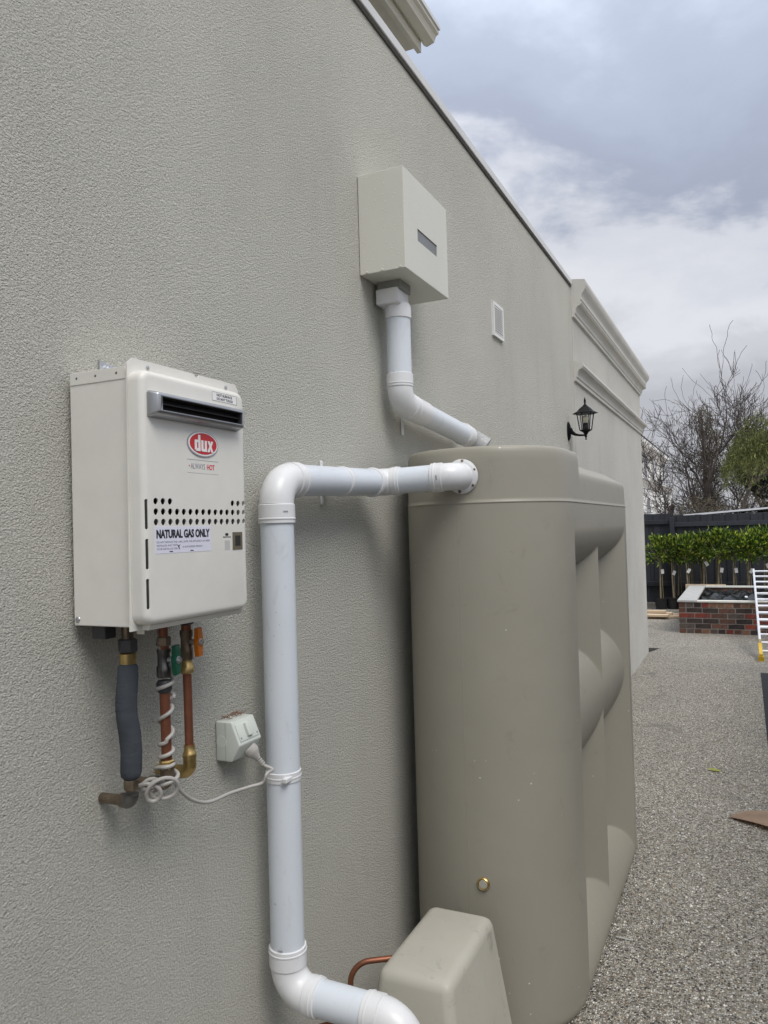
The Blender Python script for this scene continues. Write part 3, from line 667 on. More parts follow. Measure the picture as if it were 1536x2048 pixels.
for y_ in (1.176, 1.238): obj('gas_label_mark', box(B(), (PX + .0004, y_, 1.6985), (PX + .0006, y_ + .010, 1.7005)), INK, st)
wl = obj('warning_label', box(B(), (PX, 1.320, 2.0155), (PX + .0003, 1.407, 2.0345)), WHITE, h)
bm = B()
for a_, b_ in (((1.320, 2.0155), (1.407, 2.0160)), ((1.320, 2.0340), (1.407, 2.0345)), ((1.320, 2.0160), (1.3206, 2.0340)), ((1.4064, 2.0160), (1.407, 2.0340))): box(bm, (PX + .0003, *a_), (PX + .0005, *b_))
obj('warning_border', bm, INK, wl)
text('warning_print', 'HOT SURFACE', INK, wl, (1.336, 2.0262), PX + .0003, (.054, .0056), .02)
text('warning_print', 'DO NOT TOUCH', INK, wl, (1.336, 2.0182), PX + .0003, (.056, .0056), .02)
text('service_print', 'SMARTCHECK', INK, h, (1.3465, 1.7225), PX, (.028, .0028), .01)
obj('service_mark', ell(B(), 1.360, 1.7295, .006, .0032, PX, PX + .0003, 20), INK, h)
obj('service_card', box(B(), (PX, 1.352, 1.6955), (PX + .0002, 1.370, 1.7165)), simple('service_card_grey', (.55, .54, .52), .5), h)
sw = obj('sensor_plate', box(B(), (PX, 1.380, 1.6960), (PX + .0012, 1.415, 1.7340)), SENSOR, h)
obj('sensor_window', box(B(), (PX + .0012, 1.3885, 1.704), (PX + .0015, 1.4075, 1.7265)), DARKIN, sw)
for y_, z_ in ((1.165, 2.061), (1.415, 2.061)): obj('screw', lathe(B(), (.169, y_, z_), (1, 0, 0), [(0, .0045), (.003, .004), (.004, .001)], 12), ZINC, h, True)
for y_ in (1.15, 1.40): obj('screw', lathe(B(), (.172, y_, 1.5655), (1, 0, 0), [(0, .004), (.004, .004), (.005, .001)], 12), BLACKF, h, True)
br = obj('mounting_bracket', prism(B(), [(1.205, 2.045), (1.400, 2.045), (1.400, 2.088), (1.225, 2.098), (1.205, 2.103)], .002, .005, 'x'), ZINC, h)
obj('anchor_bolt', lathe(B(), (.005, 1.228, 2.087), (1, 0, 0), [(0, .011), (.003, .011), (.0035, .007), (.010, .007), (.011, .004)], 12), ZINC, br, True)
obj('lower_skirt', prism(B(), [(.168, 1.5515), (.186, 1.5515), (.192, 1.5615), (.168, 1.5615)], 1.135, 1.43, 'y'), HEAT, h)
obj('bottom_bracket', bbox((.125, 1.168, 1.538), (.145, 1.171, 1.5575), .0008), HEAT, h)
obj('drain_block', bbox((.04, 1.135, 1.530), (.075, 1.165, 1.5575), .002), BLACKF, h)

# ------------------------------------------------------------------ service pipes below the heater
XP = .092
def stub(bm_mat, name, par, prof, c, d, n=20, sm=True): return obj(name, lathe(B(), c, d, prof, n), bm_mat, par, sm)
hp = thing('hot_water_pipe', (XP, 1.178, 1.2), 'hot water pipe in dark grey foam insulation under the heater', 'pipe')
y = 1.178
stub(BRASSD, 'tap_spigot', hp, [(0, .012), (.03, .012)], (XP, y, 1.527), (0, 0, 1))
stub(BLACKF, 'union_nut', hp, [(0, .017), (.003, .019), (.024, .019), (.027, .015)], (XP, y, 1.500), (0, 0, 1), 6, False)
stub(BRASS, 'brass_nut', hp, [(0, .013), (.002, .0165), (.022, .0165), (.025, .012)], (XP, y, 1.475), (0, 0, 1), 16)
pts = [(XP, y + .000, 1.478), (XP, y - .0005, 1.470), (XP, y - .003, 1.44), (XP, y - .008, 1.40), (XP, y - .006, 1.37), (XP, y + .001, 1.335), (XP, y + .004, 1.30), (XP, y + .002, 1.262), (XP, y + .001, 1.252), (XP, y + .001, 1.248)]
obj('insulation_sleeve', tube(B(), pts, [.014, .0195, .0205, .021, .021, .0215, .021, .021, .019, .014], 24), FOAM, hp, True)
stub(BRASSD, 'brass_nut', hp, [(0, .013), (.003, .0145), (.02, .0145), (.023, .012)], (XP, y + .001, 1.225), (0, 0, 1), 6, False)
obj('elbow', tube(B(), fillet((XP, y, 1.3), (XP, y + .001, 1.203), (0, y + .012, 1.195), .016) , .0155, 18), NICKEL, hp, True)
obj('wall_spigot', tube(B(), [(XP - .016, y + .003, 1.2015), (.0, y + .014, 1.195)], .0105, 16), BRASSD, hp, True)
obj('elbow_collar', lathe(B(), (XP - .015, y + .003, 1.2015), (-1, .1, -.06), [(0, .0145), (.012, .0145), (.014, .011)], 18), BRASSD, hp, True)

cp = thing('cold_water_pipe', (XP, 1.282, 1.2), 'bare copper water pipe with green tap under the heater', 'pipe')
y = 1.282
stub(COPPER, 'copper_tail', cp, [(0, .0095), (.05, .0095)], (XP, y, 1.51), (0, 0, 1))
stub(BRASSD, 'union_nut', cp, [(0, .014), (.002, .0155), (.018, .0155), (.02, .013)], (XP, y, 1.497), (0, 0, 1), 6, False)
stub(COPPER, 'tail_ring', cp, [(0, .0115), (.008, .0115)], (XP, y, 1.489), (0, 0, 1))
vb = stub(NICKEL, 'valve_body', cp, [(0, .014), (.004, .016), (.022, .016), (.026, .0135), (.050, .0135), (.054, .015), (.06, .015)], (XP, y, 1.430), (0, 0, 1), 12)
obj('valve_stem', tube(B(), [(XP, y, 1.468), (XP + .028, y + .002, 1.468)], .006, 12), ZINC, vb)
def handle(par, c, mat, up):
    d = Vector((1, .12, 0)).normalized(); s = Vector((-d.y, d.x, 0)); u = Vector((0, 0, 1)); c = Vector(c); bm = B()
    poly = [(-.008, .010), (-.010, .030), (.008, .032), (.009, .012), (.013, .0), (.009, -.012), (.010, -.030), (-.008, -.032), (-.009, -.012), (-.013, 0)]
    A_ = [bm.verts.new(c + s * a + u * b) for a, b in poly]; C_ = [bm.verts.new(c + s * a + u * b + d * .010) for a, b in poly]
    bm.faces.new(A_[::-1]); bm.faces.new(C_)
    for i in range(10): bm.faces.new((A_[i], A_[(i + 1) % 10], C_[(i + 1) % 10], C_[i]))
    bmesh.ops.bevel(bm, geom=bm.edges[:], offset=.0015, segments=2, profile=.5, affect='EDGES')
    ho = obj('handle', bm, mat, par, True)
    obj('handle_nut', lathe(B(), c + d * .0095, d, [(0, .008), (.002, .008), (.0025, .006), (.007, .005)], 14), ZINC, ho, True)
handle(cp, (XP + .026, y + .002, 1.468), GREENV, 1)
stub(BLACKF, 'black_tape', cp, [(0, .012), (.006, .0155), (.020, .017), (.026, .0135)], (XP, y, 1.398), (0, 0, 1), 20)
obj('copper_tube', tube(B(), [(XP, y, 1.41), (XP, y + .003, 1.245)], .0108, 20), COPPER, cp, True)
stub(BRASS, 'brass_nut', cp, [(0, .0145), (.003, .016), (.018, .016), (.021, .013)], (XP, y + .003, 1.235), (0, 0, 1), 6, False)
obj('elbow', tube(B(), [(XP, y + .003, 1.24)] + fillet((XP, y + .003, 1.3), (XP, y + .003, 1.205), (0, y + .006, 1.20), .018) + [(.045, y + .005, 1.201)], .0150, 18), BRASSD, cp, True)
obj('wall_spigot', tube(B(), [(.05, y + .004, 1.201), (.0, y + .006, 1.20)], .0105, 14), BRASSD, cp, True)

gp = thing('gas_pipe', (XP, 1.356, 1.2), 'copper gas pipe with orange tap and shiny brass elbow', 'pipe')
y = 1.356
stub(BLACKF, 'heater_union', gp, [(0, .013), (.004, .017), (.022, .017), (.025, .014)], (XP, y, 1.532), (0, 0, 1), 6, False)
stub(COPPER, 'tail_ring', gp, [(0, .011), (.015, .011)], (XP, y, 1.520), (0, 0, 1))
vb = stub(BRASSD, 'valve_body', gp, [(0, .0125), (.004, .0145), (.024, .0145), (.028, .013), (.05, .013), (.054, .0145), (.066, .0145)], (XP, y, 1.455), (0, 0, 1), 12)
obj('valve_stem', tube(B(), [(XP, y, 1.495), (XP + .028, y + .002, 1.495)], .006, 12), ZINC, vb)
handle(gp, (XP + .026, y + .002, 1.495), ORANGEV, 1)
stub(BRASS, 'brass_nut', gp, [(0, .012), (.003, .0155), (.016, .0155), (.020, .0125), (.032, .0125)], (XP, y, 1.425), (0, 0, 1), 12)
obj('copper_tube', tube(B(), [(XP, y, 1.43), (XP, y + .002, 1.26)], .0095, 20), COPPER, gp, True)
stub(BRASS, 'brass_nut', gp, [(0, .0135), (.003, .0155), (.012, .0155), (.015, .013), (.030, .012)], (XP, y + .002, 1.238), (0, 0, 1), 16)
obj('elbow', tube(B(), [(XP, y + .002, 1.245)] + fillet((XP, y + .002, 1.3), (XP, y + .002, 1.208), (0, y + .002, 1.205), .018) + [(.05, y + .002, 1.206)], .0145, 18), BRASS, gp, True)
obj('wall_spigot', tube(B(), [(.055, y + .002, 1.206), (.0, y + .002, 1.205)], .0105, 14), BRASS, gp, True)

# power outlet and cord
po = thing('power_outlet', (0, 1.613, 1.16), 'white weatherproof power outlet on the wall beside the thick pipe', 'outlet')
prof = [(.001, 1.164), (.048, 1.164), (.074, 1.206), (.050, 1.262), (.001, 1.262)]
bm = prism(B(), prof, 1.568, 1.662, 'y'); bmesh.ops.bevel(bm, geom=bm.edges[:], offset=.0035, segments=3, profile=.5, affect='EDGES'); obj('casing', bm, OUTL, po, True)
obj('base_joint', box(B(), (.0305, 1.5676, 1.166), (.0315, 1.5681, 1.260)), simple('joint_grey', (.3, .32, .3), .6), po)
obj('knockout', lathe(B(), (.018, 1.5682, 1.212), (0, -1, 0), [(0, .0155), (.0008, .0150)], 24), OUTL, po)
nu = Vector((.056, 0, .024)).normalized(); uu = Vector((-.024, 0, .056)).normalized(); cc = Vector((.0622, 1.615, 1.234))
def tilted(c, hw, hu, th):
    bm = B(); c = Vector(c); vs = []
    for t in (0, th):
        for a, b in ((-1, -1), (1, -1), (1, 1), (-1, 1)): vs.append(bm.verts.new(c + Vector((0, 1, 0)) * a * hw + uu * b * hu + nu * t))
    for f_ in ((3, 2, 1, 0), (4, 5, 6, 7), (0, 1, 5, 4), (1, 2, 6, 5), (2, 3, 7, 6), (3, 0, 4, 7)): bm.faces.new([vs[i] for i in f_])
    bmesh.ops.bevel(bm, geom=bm.edges[:], offset=.001, segments=2, profile=.5, affect='EDGES'); return bm
obj('face_plate', tilted(cc, .040, .022, .0022), OUTL, po, True)
sw = obj('switch', tilted(cc + nu * .002 + uu * .002, .0095, .0165, .008), OUTL, po, True)
for k in (-1, 0, 1): obj('switch_rib', tilted(cc + nu * .009 + uu * (.002 + k * .006), .0065, .001, .0012), VENT, sw)
for s_ in (-1, 1): obj('screw', lathe(B(), cc + Vector((0, s_ * .034, 0)) - uu * .014 + nu * .002, nu, [(0, .0028), (.001, .0025)], 10), INKG, po)
nd = Vector((.042, 0, -.026)).normalized()
pc0 = Vector((.064, 1.622, 1.186)); pd = Vector((.55, .30, -.78)).normalized()
plb = lathe(B(), pc0, pd, [(-.004, .0145), (.0, .0185), (.010, .0190), (.016, .0165), (.024, .011), (.030, .009)], 20)
for k in range(4): lathe(plb, pc0 + pd * (.031 + k * .0062), pd, [(0, .006), (.001, .0075), (.0035, .0075), (.0045, .006)], 14)
CR = .0043; cx, cy = XP, 1.2835
hel = [(XP - .02, cy - .004, 1.545), (XP + .005, cy - .02, 1.50), (XP + .012, cy - .018, 1.46), (XP - .005, cy + .018, 1.43)]
path = []
def helix(z0_, z1_, turns, r, ph, n=18):
    m_ = int(turns * n); return [(cx + r * math.cos(ph - i / n * 2 * PI), cy + r * math.sin(ph - i / n * 2 * PI), z0_ + (z1_ - z0_) * i / m_) for i in range(m_ + 1)]
path += helix(1.425, 1.385, 1.2, .0195, 1.2) + helix(1.378, 1.30, 1.6, .0155, 2.4) + helix(1.297, 1.252, 1.7, .0150, 5.8) + helix(1.249, 1.243, 1.0, .0155, 3.9) + helix(1.240, 1.205, 1.0, .0245, 4.0)
# smooth
def smooth(pts, it=2):
    p = np.array([tuple(q) for q in pts], float)
    for _ in range(it): p[1:-1] = (p[:-2] + 2 * p[1:-1] + p[2:]) / 4
    return [tuple(q) for q in p]
def spline(pts, k=8):
    P_ = [Vector(q) for q in pts]; P_ = [P_[0]] + P_ + [P_[-1]]; o_ = []
    for i in range(1, len(P_) - 2):
        for j in range(k):
            t = j / k; a, b, c, d = P_[i - 1], P_[i], P_[i + 1], P_[i + 2]
            o_.append(.5 * ((2 * b) + (c - a) * t + (2 * a - 5 * b + 4 * c - d) * t * t + (3 * b - a - 3 * c + d) * t ** 3))
    return o_ + [P_[-2]]
cd = obj('power_cord', tube(B(), smooth(hel + path, 2), CR, 8), CORD, h, True)
obj('plug', plb, CORD, cd, True)
loop = []
for i in range(64):
    a = i / 18 * 2 * PI; rr_ = .018 + .006 * math.sin(i * .11); loop.append((.080 + .02 * math.sin(i * .09) + .018 * math.cos(a), 1.258 + rr_ * math.cos(a + .6) + .012 * math.sin(i * .13), 1.200 + (rr_ + .003) * math.sin(a + .3) - .004 * math.cos(i * .2)))
obj('cord_loop', tube(B(), smooth([path[-1]] + loop + [(.075, 1.30, 1.205), (.09, 1.315, 1.215)], 1), CR, 8), CORD, cd, True)
run = spline([(0.1000, 1.2990, 1.2034), (0.0950, 1.3280, 1.1723), (0.0850, 1.3810, 1.1364), (0.0800, 1.4398, 1.1141), (0.0800, 1.5156, 1.1093), (0.0950, 1.5764, 1.1074), (0.1150, 1.6012, 1.1118), (0.1250, 1.6070, 1.1333), pc0 + pd * .072 + Vector((.010, .006, .0)), pc0 + pd * .056, pc0 + pd * .04])
obj('hanging_cord', tube(B(), run, CR, 10), CORD, cd, True)

segs_ = []
for k in range(60):
    a_ = rng.uniform(0, 2 * PI); p_ = np.array([rng.uniform(.002, .030), rng.uniform(1.585, 1.655), 1.2635 + rng.uniform(0, .004)]); l_ = rng.uniform(.004, .014)
    segs_.append(([p_, p_ + np.array([.4 * math.cos(a_), math.sin(a_), rng.uniform(-.05, .5)]) * l_], [.0008, .0005]))
DEB = simple('dry_debris', (.22, .125, .085), .9)
V_, F_ = [], []
for pts_, rad in segs_:
    (p0_, p1_), b0 = pts_, len(V_); d_ = p1_ - p0_; n_ = np.cross(d_, (0, 0, 1.)); n_ /= np.linalg.norm(n_) + 1e-9
    for q_ in (p0_ - n_ * .0008, p0_ + n_ * .0008, p1_ + n_ * .0006, p1_ - n_ * .0006): V_.append(tuple(q_)); 
    for q_ in (p0_ - n_ * .0008, p0_ + n_ * .0008, p1_ + n_ * .0006, p1_ - n_ * .0006): V_.append(tuple(q_ + np.array([0, 0, .0012])))
    F_ += [tuple(b0 + i_ for i_ in f_) for f_ in ((3, 2, 1, 0), (4, 5, 6, 7), (0, 1, 5, 4), (1, 2, 6, 5), (2, 3, 7, 6), (3, 0, 4, 7))]
o_ = obj('dry_debris', quads(V_, F_, 'dry_debris'), DEB, kind='stuff'); o_['label'] = 'reddish dry debris caught on top of the power outlet'; o_['category'] = 'debris'

# ------------------------------------------------------------------ things on the ground
bm = B(); rows = []
for i in range(9):
    t = i / 8; x = 1.068 + t * .42; rows.append([(x, 4.89 - .04 * t - t * .22 * (1 if t < .5 else 1), .006 + .018 * math.sin(t * PI) + .004), (x + .09, 5.03 - .09 * t, .008 + .03 * math.sin(t * PI))])
vs = [[bm.verts.new(q) for q in r] for r in rows]
for i in range(8): bm.faces.new((vs[i][0], vs[i][1], vs[i + 1][1], vs[i + 1][0]))
bmesh.ops.solidify(bm, geom=bm.faces[:], thickness=.005)
cb = obj('cardboard_piece', bm, CARD, loc=(1.2, 4.9, 0), label='torn curled strip of brown cardboard lying on the pebble paving', cat='cardboard')
bm = B(); lv = [(-.045, 0, .004), (-.02, .014, .012), (.015, .012, .010), (.05, -.006, .003), (.012, -.014, .004), (-.02, -.012, .006)]
vv = [bm.verts.new((.965 + x, 5.774 + y * 1.6, z + .003)) for x, y, z in lv]; c = bm.verts.new((.965, 5.774, .003))
for i in range(6): bm.faces.new((vv[i], vv[(i + 1) % 6], c))
lf = thing('fallen_leaf', (.965, 5.774, 0), 'single yellow-green leaf lying on the pebble paving', 'leaf')
obj('blade', bm, GREENL, lf); obj('stalk', tube(B(), [(1.01, 5.765, .006), (1.045, 5.74, .003)], .0015, 5), BARK, lf)
def scrap(pts, lab):
    bm = B(); wv = .005; a = [Vector(p_) for p_ in pts]; r = []
    for i, p_ in enumerate(a): r.append((bm.verts.new(p_ + Vector((0, -wv, 0))), bm.verts.new(p_ + Vector((0, wv, .001)))))
    for i in range(len(a) - 1): bm.faces.new((r[i][0], r[i][1], r[i + 1][1], r[i + 1][0]))
    bmesh.ops.solidify(bm, geom=bm.faces[:], thickness=.0015)
    obj('plastic_scrap', bm, WPL, loc=pts[0], label=lab, cat='scrap')
scrap([(.672, 3.33, .004), (.70, 3.325, .006), (.725, 3.32, .007), (.738, 3.33, .004)], 'straight white plastic sliver on paving beside the tank')
scrap([(.762, 3.20, .004), (.775, 3.19, .007), (.783, 3.165, .008), (.782, 3.14, .004)], 'small curled white plastic scrap on paving, nearest the camera')

# ------------------------------------------------------------------ planter of bricks
PXL, PXR, PYF, PYB, PH = .244, 1.95, 12.68, 15.55, .475
pt = thing('brick_planter', (1.1, 14.1, 0), 'raised planter of dark and red bricks with grey stone coping', 'planter')
bm = B(); t_ = .105
for a_, b_ in (((PXL + .004, PYF + .004, 0), (PXR - .004, PYF + t_, PH)), ((PXL + .004, PYB - t_, 0), (PXR - .004, PYB - .004, PH)), ((PXL + .004, PYF + t_, 0), (PXL + t_, PYB - t_, PH)), ((PXR - t_, PYF + t_, 0), (PXR - .004, PYB - t_, PH))): box(bm, a_, b_)
obj('mortar', bm, MORTAR, pt)
bh, gap = .068, .014; pitch = PH / 6
meshes = {}
def brick(x, y, z, l, d, hgt, mi):
    key = (round(l, 3), round(d, 3), round(hgt, 3), mi)
    if key not in meshes:
        me = bpy.data.meshes.new('brick'); b_ = box(B(), (0, 0, 0), (l, d, hgt)); bmesh.ops.bevel(b_, geom=b_.edges[:], offset=.003, segments=1, affect='EDGES'); bmesh.ops.recalc_face_normals(b_, faces=b_.faces); b_.to_mesh(me); b_.free(); me.materials.append(BRK[mi]); meshes[key] = me
    o_ = bpy.data.objects.new('brick', meshes[key]); COL.objects.link(o_); o_.parent = pt; o_.location = Vector((x, y, z)) - Vector(pt.location) + Vector((random.uniform(-.001, .001), random.uniform(-.002, .002), random.uniform(-.0015, .0015)))
rows_ = [[1, 3, 1, 4, 3, 2, 0, 1, 4, 2], [3, 2, 1, 2, 0, 3, 1, 2, 0], [3, 2, 2, 1, 2, 0, 1, 3, 2], [0, 0, 1, 3, 0, 1, 2, 0, 1], [1, 2, 2, 1, 2, 1, 0, 2, 1], [1, 3, 2, 0, 4, 4, 4, 1, 4, 4, 4, 4, 4, 4, 4, 4]]
for r in range(6):
    z = r * pitch + .002; hgt = pitch - gap; x = PXL; i = 0
    hdr = r in (0, 5)
    while x < PXR - .03:
        l = .110 if hdr else .230
        if not hdr and i == 0: l = .110 if r % 2 == 0 else .23
        if r == 5 and i > 4: l = .11
        l2 = min(l, PXR - x); brick(x, PYF, z, l2 - gap if x + l2 < PXR - .02 else l2, .10, hgt, rows_[r][i % len(rows_[r])]); x += l2; i += 1
    for yb_, sd_ in ((PYB - .10, 0), (PYB - t_ - .004, 1)):
        if sd_ and r < 3: continue
        x = PXL if not sd_ else PXL + .12; i = r
        while x < (PXR if not sd_ else PXR - .12) - .03:
            l = .23; l2 = min(l, (PXR if not sd_ else PXR - .12) - x)
            if sd_: brick(x, yb_, z, l2 - gap, .02, hgt, (4, 1, 4, 1, 3)[i % 5])
            x += l2; i += 1
    yy_ = PYF + .12; i = r
    while yy_ < PYB - .12:
        brick(PXL - .0, yy_, z, .10, min(.23, PYB - .11 - yy_) - gap, hgt, (1, 2, 0, 3, 1, 2)[(i * 5) % 6]); yy_ += .23; i += 1
obj('coping', bbox((PXL - .02, PYF - .015, PH), (PXL + .26, PYB, PH + .03), .004), SLAB, pt)
obj('coping', bbox((PXL + .262, PYF - .013, PH), (PXR, PYF + .11, PH + .026), .004), SLABW, pt)
obj('coping', bbox((PXL + .262, PYB - .13, PH), (PXR, PYB, PH + .030), .004), SLABW, pt)
bm = B(); nx, ny = 34, 40; g = []
for i in range(nx + 1):
    for j in range(ny + 1):
        x = PXL + .27 + (PXR - PXL - .40) * i / nx; y_ = PYF + .13 + (PYB - PYF - .30) * j / ny
        g.append(bm.verts.new((x, y_, .36 + .03 * math.sin(x * 13 + y_ * 5) + .03 * math.sin(y_ * 9 - x * 7) + random.uniform(-.02, .02) + .055 * (j / ny))))
for i in range(nx):
    for j in range(ny): bm.faces.new((g[i * (ny + 1) + j], g[(i + 1) * (ny + 1) + j], g[(i + 1) * (ny + 1) + j + 1], g[i * (ny + 1) + j + 1]))
lin_ = obj('plastic_liner', bm, PLAST, pt, True, ang=60)
obj('drain_ring', lathe(B(), (1.19, 14.2, .425), (0, -.6, 1), [(0, .018), (.003, .026), (.005, .02), (.002, .015)], 20), ZINC, lin_, True)
bd_ = thing('board', (.3, 15.62, 0), 'cream timber board standing against the back of the planter', 'board')
obj('panel', bbox((.155, 15.57, 0), (.85, 15.60, .525), .003), PINE, bd_)
# timber offcuts beside the planter
pk = [((-1.0, 14.36), (.12, 14.62), .0, .14, 'lowest pine plank of the loose pile beside brick planter'), ((-1.0, 14.72), (.16, 14.90), .0, .16, 'pine plank lying at the back of the pile under the others'),
      ((-1.0, 14.45), (-.06, 14.40), .042, .15, 'middle pine plank crossing the pile near the house corner'), ((-.9, 14.75), (-.02, 14.66), .046, .14, 'pine plank on the second layer nearest the black pots'),
      ((-1.0, 14.55), (-.12, 14.58), .09, .16, 'topmost pine plank of the pile with slanted end')]
for (a_, b_, z, wd, lab) in pk:
    bm = rodbox(B(), (a_[0], a_[1], z + .021), (b_[0], b_[1], z + .021), wd, .04, (0, 1, 0)); bmesh.ops.bevel(bm, geom=bm.edges[:], offset=.003, segments=1, affect='EDGES')
    obj('plank', bm, PINE, loc=((a_[0] + b_[0]) / 2, (a_[1] + b_[1]) / 2, z), label=lab, cat='plank', group='timber planks by the planter')

# ------------------------------------------------------------------ ladder
ld = thing('ladder', (1.5, 10.4, 0), 'aluminium extension ladder with yellow feet leaning on brick planter', 'ladder')
la0, la1 = Vector((1.335, 10.41, .05)), Vector((1.312, 14.0, .83)); ldv = la1 - la0; LW = .40
up = ldv.normalized().cross(Vector((1, 0, 0))); up = up if up.z > 0 else -up
for s_ in (0, 1):
    off = Vector((LW * s_, 0, 0))
    obj('stile', rodbox(B(), la0 + off, la1 + off, .028, .06), ALU, ld)
    obj('stile', rodbox(B(), la0 + off + ldv * .10 + up * .062 + Vector((.0, 0, 0)), la1 + off + up * .062 - ldv * .01, .026, .055), ALU, ld)
    obj('end_cap', rodbox(B(), la1 + off - ldv * .006, la1 + off + ldv.normalized() * .02, .034, .07), WPL, ld)
    ft = obj('foot', rodbox(B(), la0 + off - ldv * .004, la0 + off + ldv * .10, .040, .075), YEL, ld)
    bm = B()
    for k in range(3): box(bm, (la0.x + off.x - .03, la0.y - .045, k * .022), (la0.x + off.x + .03, la0.y + .03, k * .022 + .016))
    obj('foot_tread', bm, YEL, ft)
    obj('bracket', rodbox(B(), la0 + off + ldv * .125, la0 + off + ldv * .16, .034, .07), YEL, ld)
for k in range(12):
    p_ = la0 + ldv * (.05 + k * .0815); obj('rung', tube(B(), [p_ + Vector((.012, 0, 0)), p_ + Vector((LW - .012, 0, 0))], .0165, 10), ALU, ld, True)
    if k > 1: q_ = p_ + up * .062 + ldv * .026; obj('rung', tube(B(), [q_ + Vector((.012, 0, 0)), q_ + Vector((LW - .012, 0, 0))], .0165, 10), ALU, ld, True)

# ------------------------------------------------------------------ fence
FY = 17.3
fe_ = thing('paling_fence', (.5, FY, 0), 'charcoal painted timber paling fence across the back of yard', 'fence')
xs = -3.4; k = 0; pw = .118; base = {}
while xs < 4.8:
    hgt = (1.885 if xs < -.23 else 1.842 + .006 * math.sin(k * 2.3) + random.uniform(-.006, .006)); ky = .017 * (k % 2) + random.uniform(0, .002)
    if 'm' not in base:
        b_ = bbox((0, 0, 0), (pw + .014, .014, 1), .002, 1); me = bpy.data.meshes.new('paling'); bmesh.ops.recalc_face_normals(b_, faces=b_.faces); b_.to_mesh(me); b_.free(); me.materials.append(FENCE); base['m'] = me
    o_ = bpy.data.objects.new('paling', base['m']); COL.objects.link(o_); o_.parent = fe_; o_.location = Vector((xs, FY + .045 + ky, 0)) - Vector(fe_.location); o_.scale = (1, 1, hgt); o_.rotation_euler = (0, random.uniform(-.003, .003), 0)
    xs += pw; k += 1
for x in (-2.9, -.185, 2.3, 4.7): obj('post', bbox((x - .045, FY - .08, 0), (x + .045, FY + .0, 1.80), .004, 1), FENCE, fe_)
for x0_, x1_, zz in ((-3.4, -.232, 1.66), (-.138, 4.8, 1.60), (-3.4, -.232, .35), (-.138, 4.8, .35)): obj('rail', bbox((x0_, FY - .0, zz), (x1_, FY + .042, zz + .09), .003, 1), FENCE, fe_)
sf = thing('side_fence', (-.79, 15, 0), 'narrow edge of charcoal return fence beside the house corner', 'fence')
for i in range(10): obj('paling', bbox((-.82, 16.0 + i * .118, 0), (-.80, 16.112 + i * .118, 1.80), .002, 1), FENCE, sf)

# ------------------------------------------------------------------ foliage helpers
def leaf_mesh(name, pos, nrm_up, ln, wd, droop=0., fold=.25, dirs=None):
    """leaf blades: four-point folded diamonds"""
    n_ = len(pos); V = np.zeros((n_, 4, 3)); d = rng.normal(size=(n_, 3)) if dirs is None else dirs + rng.normal(size=(n_, 3)) * .35
    d[:, 2] -= droop; d /= np.linalg.norm(d, axis=1)[:, None]
    u = rng.normal(size=(n_, 3)) * (1 - nrm_up) + np.array([0, 0, 1.]) * nrm_up; s = np.cross(d, u); s /= np.linalg.norm(s, axis=1)[:, None] + 1e-9
    nn = np.cross(s, d); l = ln * rng.uniform(.65, 1.25, n_)[:, None]; w_ = wd * rng.uniform(.7, 1.2, n_)[:, None]
    V[:, 0] = pos; V[:, 1] = pos + d * l * .5 + s * w_ * .5 + nn * w_ * fold; V[:, 2] = pos + d * l - nn * l * .08; V[:, 3] = pos + d * l * .5 - s * w_ * .5 + nn * w_ * fold
    F_ = [(4 * i, 4 * i + 1, 4 * i + 2, 4 * i + 3) for i in range(n_)]
    return quads(V.reshape(-1, 3).tolist(), F_, name)
def tubes_mesh(name, segs, sides=4):
    """segs: list of (points, radii)"""
    V, F_ = [], []
    for pts_, rad in segs:
        P_ = np.array(pts_, float); b0 = len(V)
        for i in range(len(P_)):
            t = P_[min(i + 1, len(P_) - 1)] - P_[max(i - 1, 0)]; t /= np.linalg.norm(t) + 1e-9
            a = np.cross(t, (0, 0, 1) if abs(t[2]) < .9 else (1, 0, 0)); a /= np.linalg.norm(a); b = np.cross(a, t)
            for k in range(sides): th = 2 * PI * k / sides; V.append(tuple(P_[i] + (a * math.cos(th) + b * math.sin(th)) * rad[i]))
        for i in range(len(P_) - 1):
            for k in range(sides): F_.append((b0 + i * sides + k, b0 + i * sides + (k + 1) % sides, b0 + (i + 1) * sides + (k + 1) % sides, b0 + (i + 1) * sides + k))
    me = quads(V, F_, name); return me

# ------------------------------------------------------------------ potted laurels in front of the fence
def crown_mesh(i):
    r_ = random.Random(40 + i); pos = []
    for c in range(30):      # twig ends around the head, a tuft of leaves on each
        a = r_.uniform(0, 2 * PI); rr = .31 * math.sqrt(r_.random()); z = r_.uniform(.02, .42); k = 1 - .35 * abs(z - .22) / .22
        c0 = np.array([rr * math.cos(a) * k, rr * math.sin(a) * k * .9, z + .95])
        pos += [c0 + rng.normal(size=3) * np.array([.045, .045, .04]) for _ in range(24)]
    pos = np.array(pos); dirs = pos - np.array([0, 0, 1.02]); dirs /= np.linalg.norm(dirs, axis=1)[:, None]
    return leaf_mesh('crown', pos, .45, .085, .036, -.15, .2, dirs)
crowns = [crown_mesh(i) for i in range(4)]
potb = lathe(B(), (0, 0, 0), (0, 0, 1), [(0, .10), (.20, .125), (.205, .135), (.225, .135), (.226, .12), (.19, .118)], 20); potm = bpy.data.meshes.new('pot'); bmesh.ops.recalc_face_normals(potb, faces=potb.faces); potb.to_mesh(potm); potb.free()
for me in crowns: me.materials.append(LEAF)
potm.materials.append(POT)
tagm = bpy.data.meshes.new('plant_tag'); b_ = box(B(), (-.028, -.001, -.045), (.028, .001, .045)); b_.to_mesh(tagm); b_.free(); tagm.materials.append(WPL)
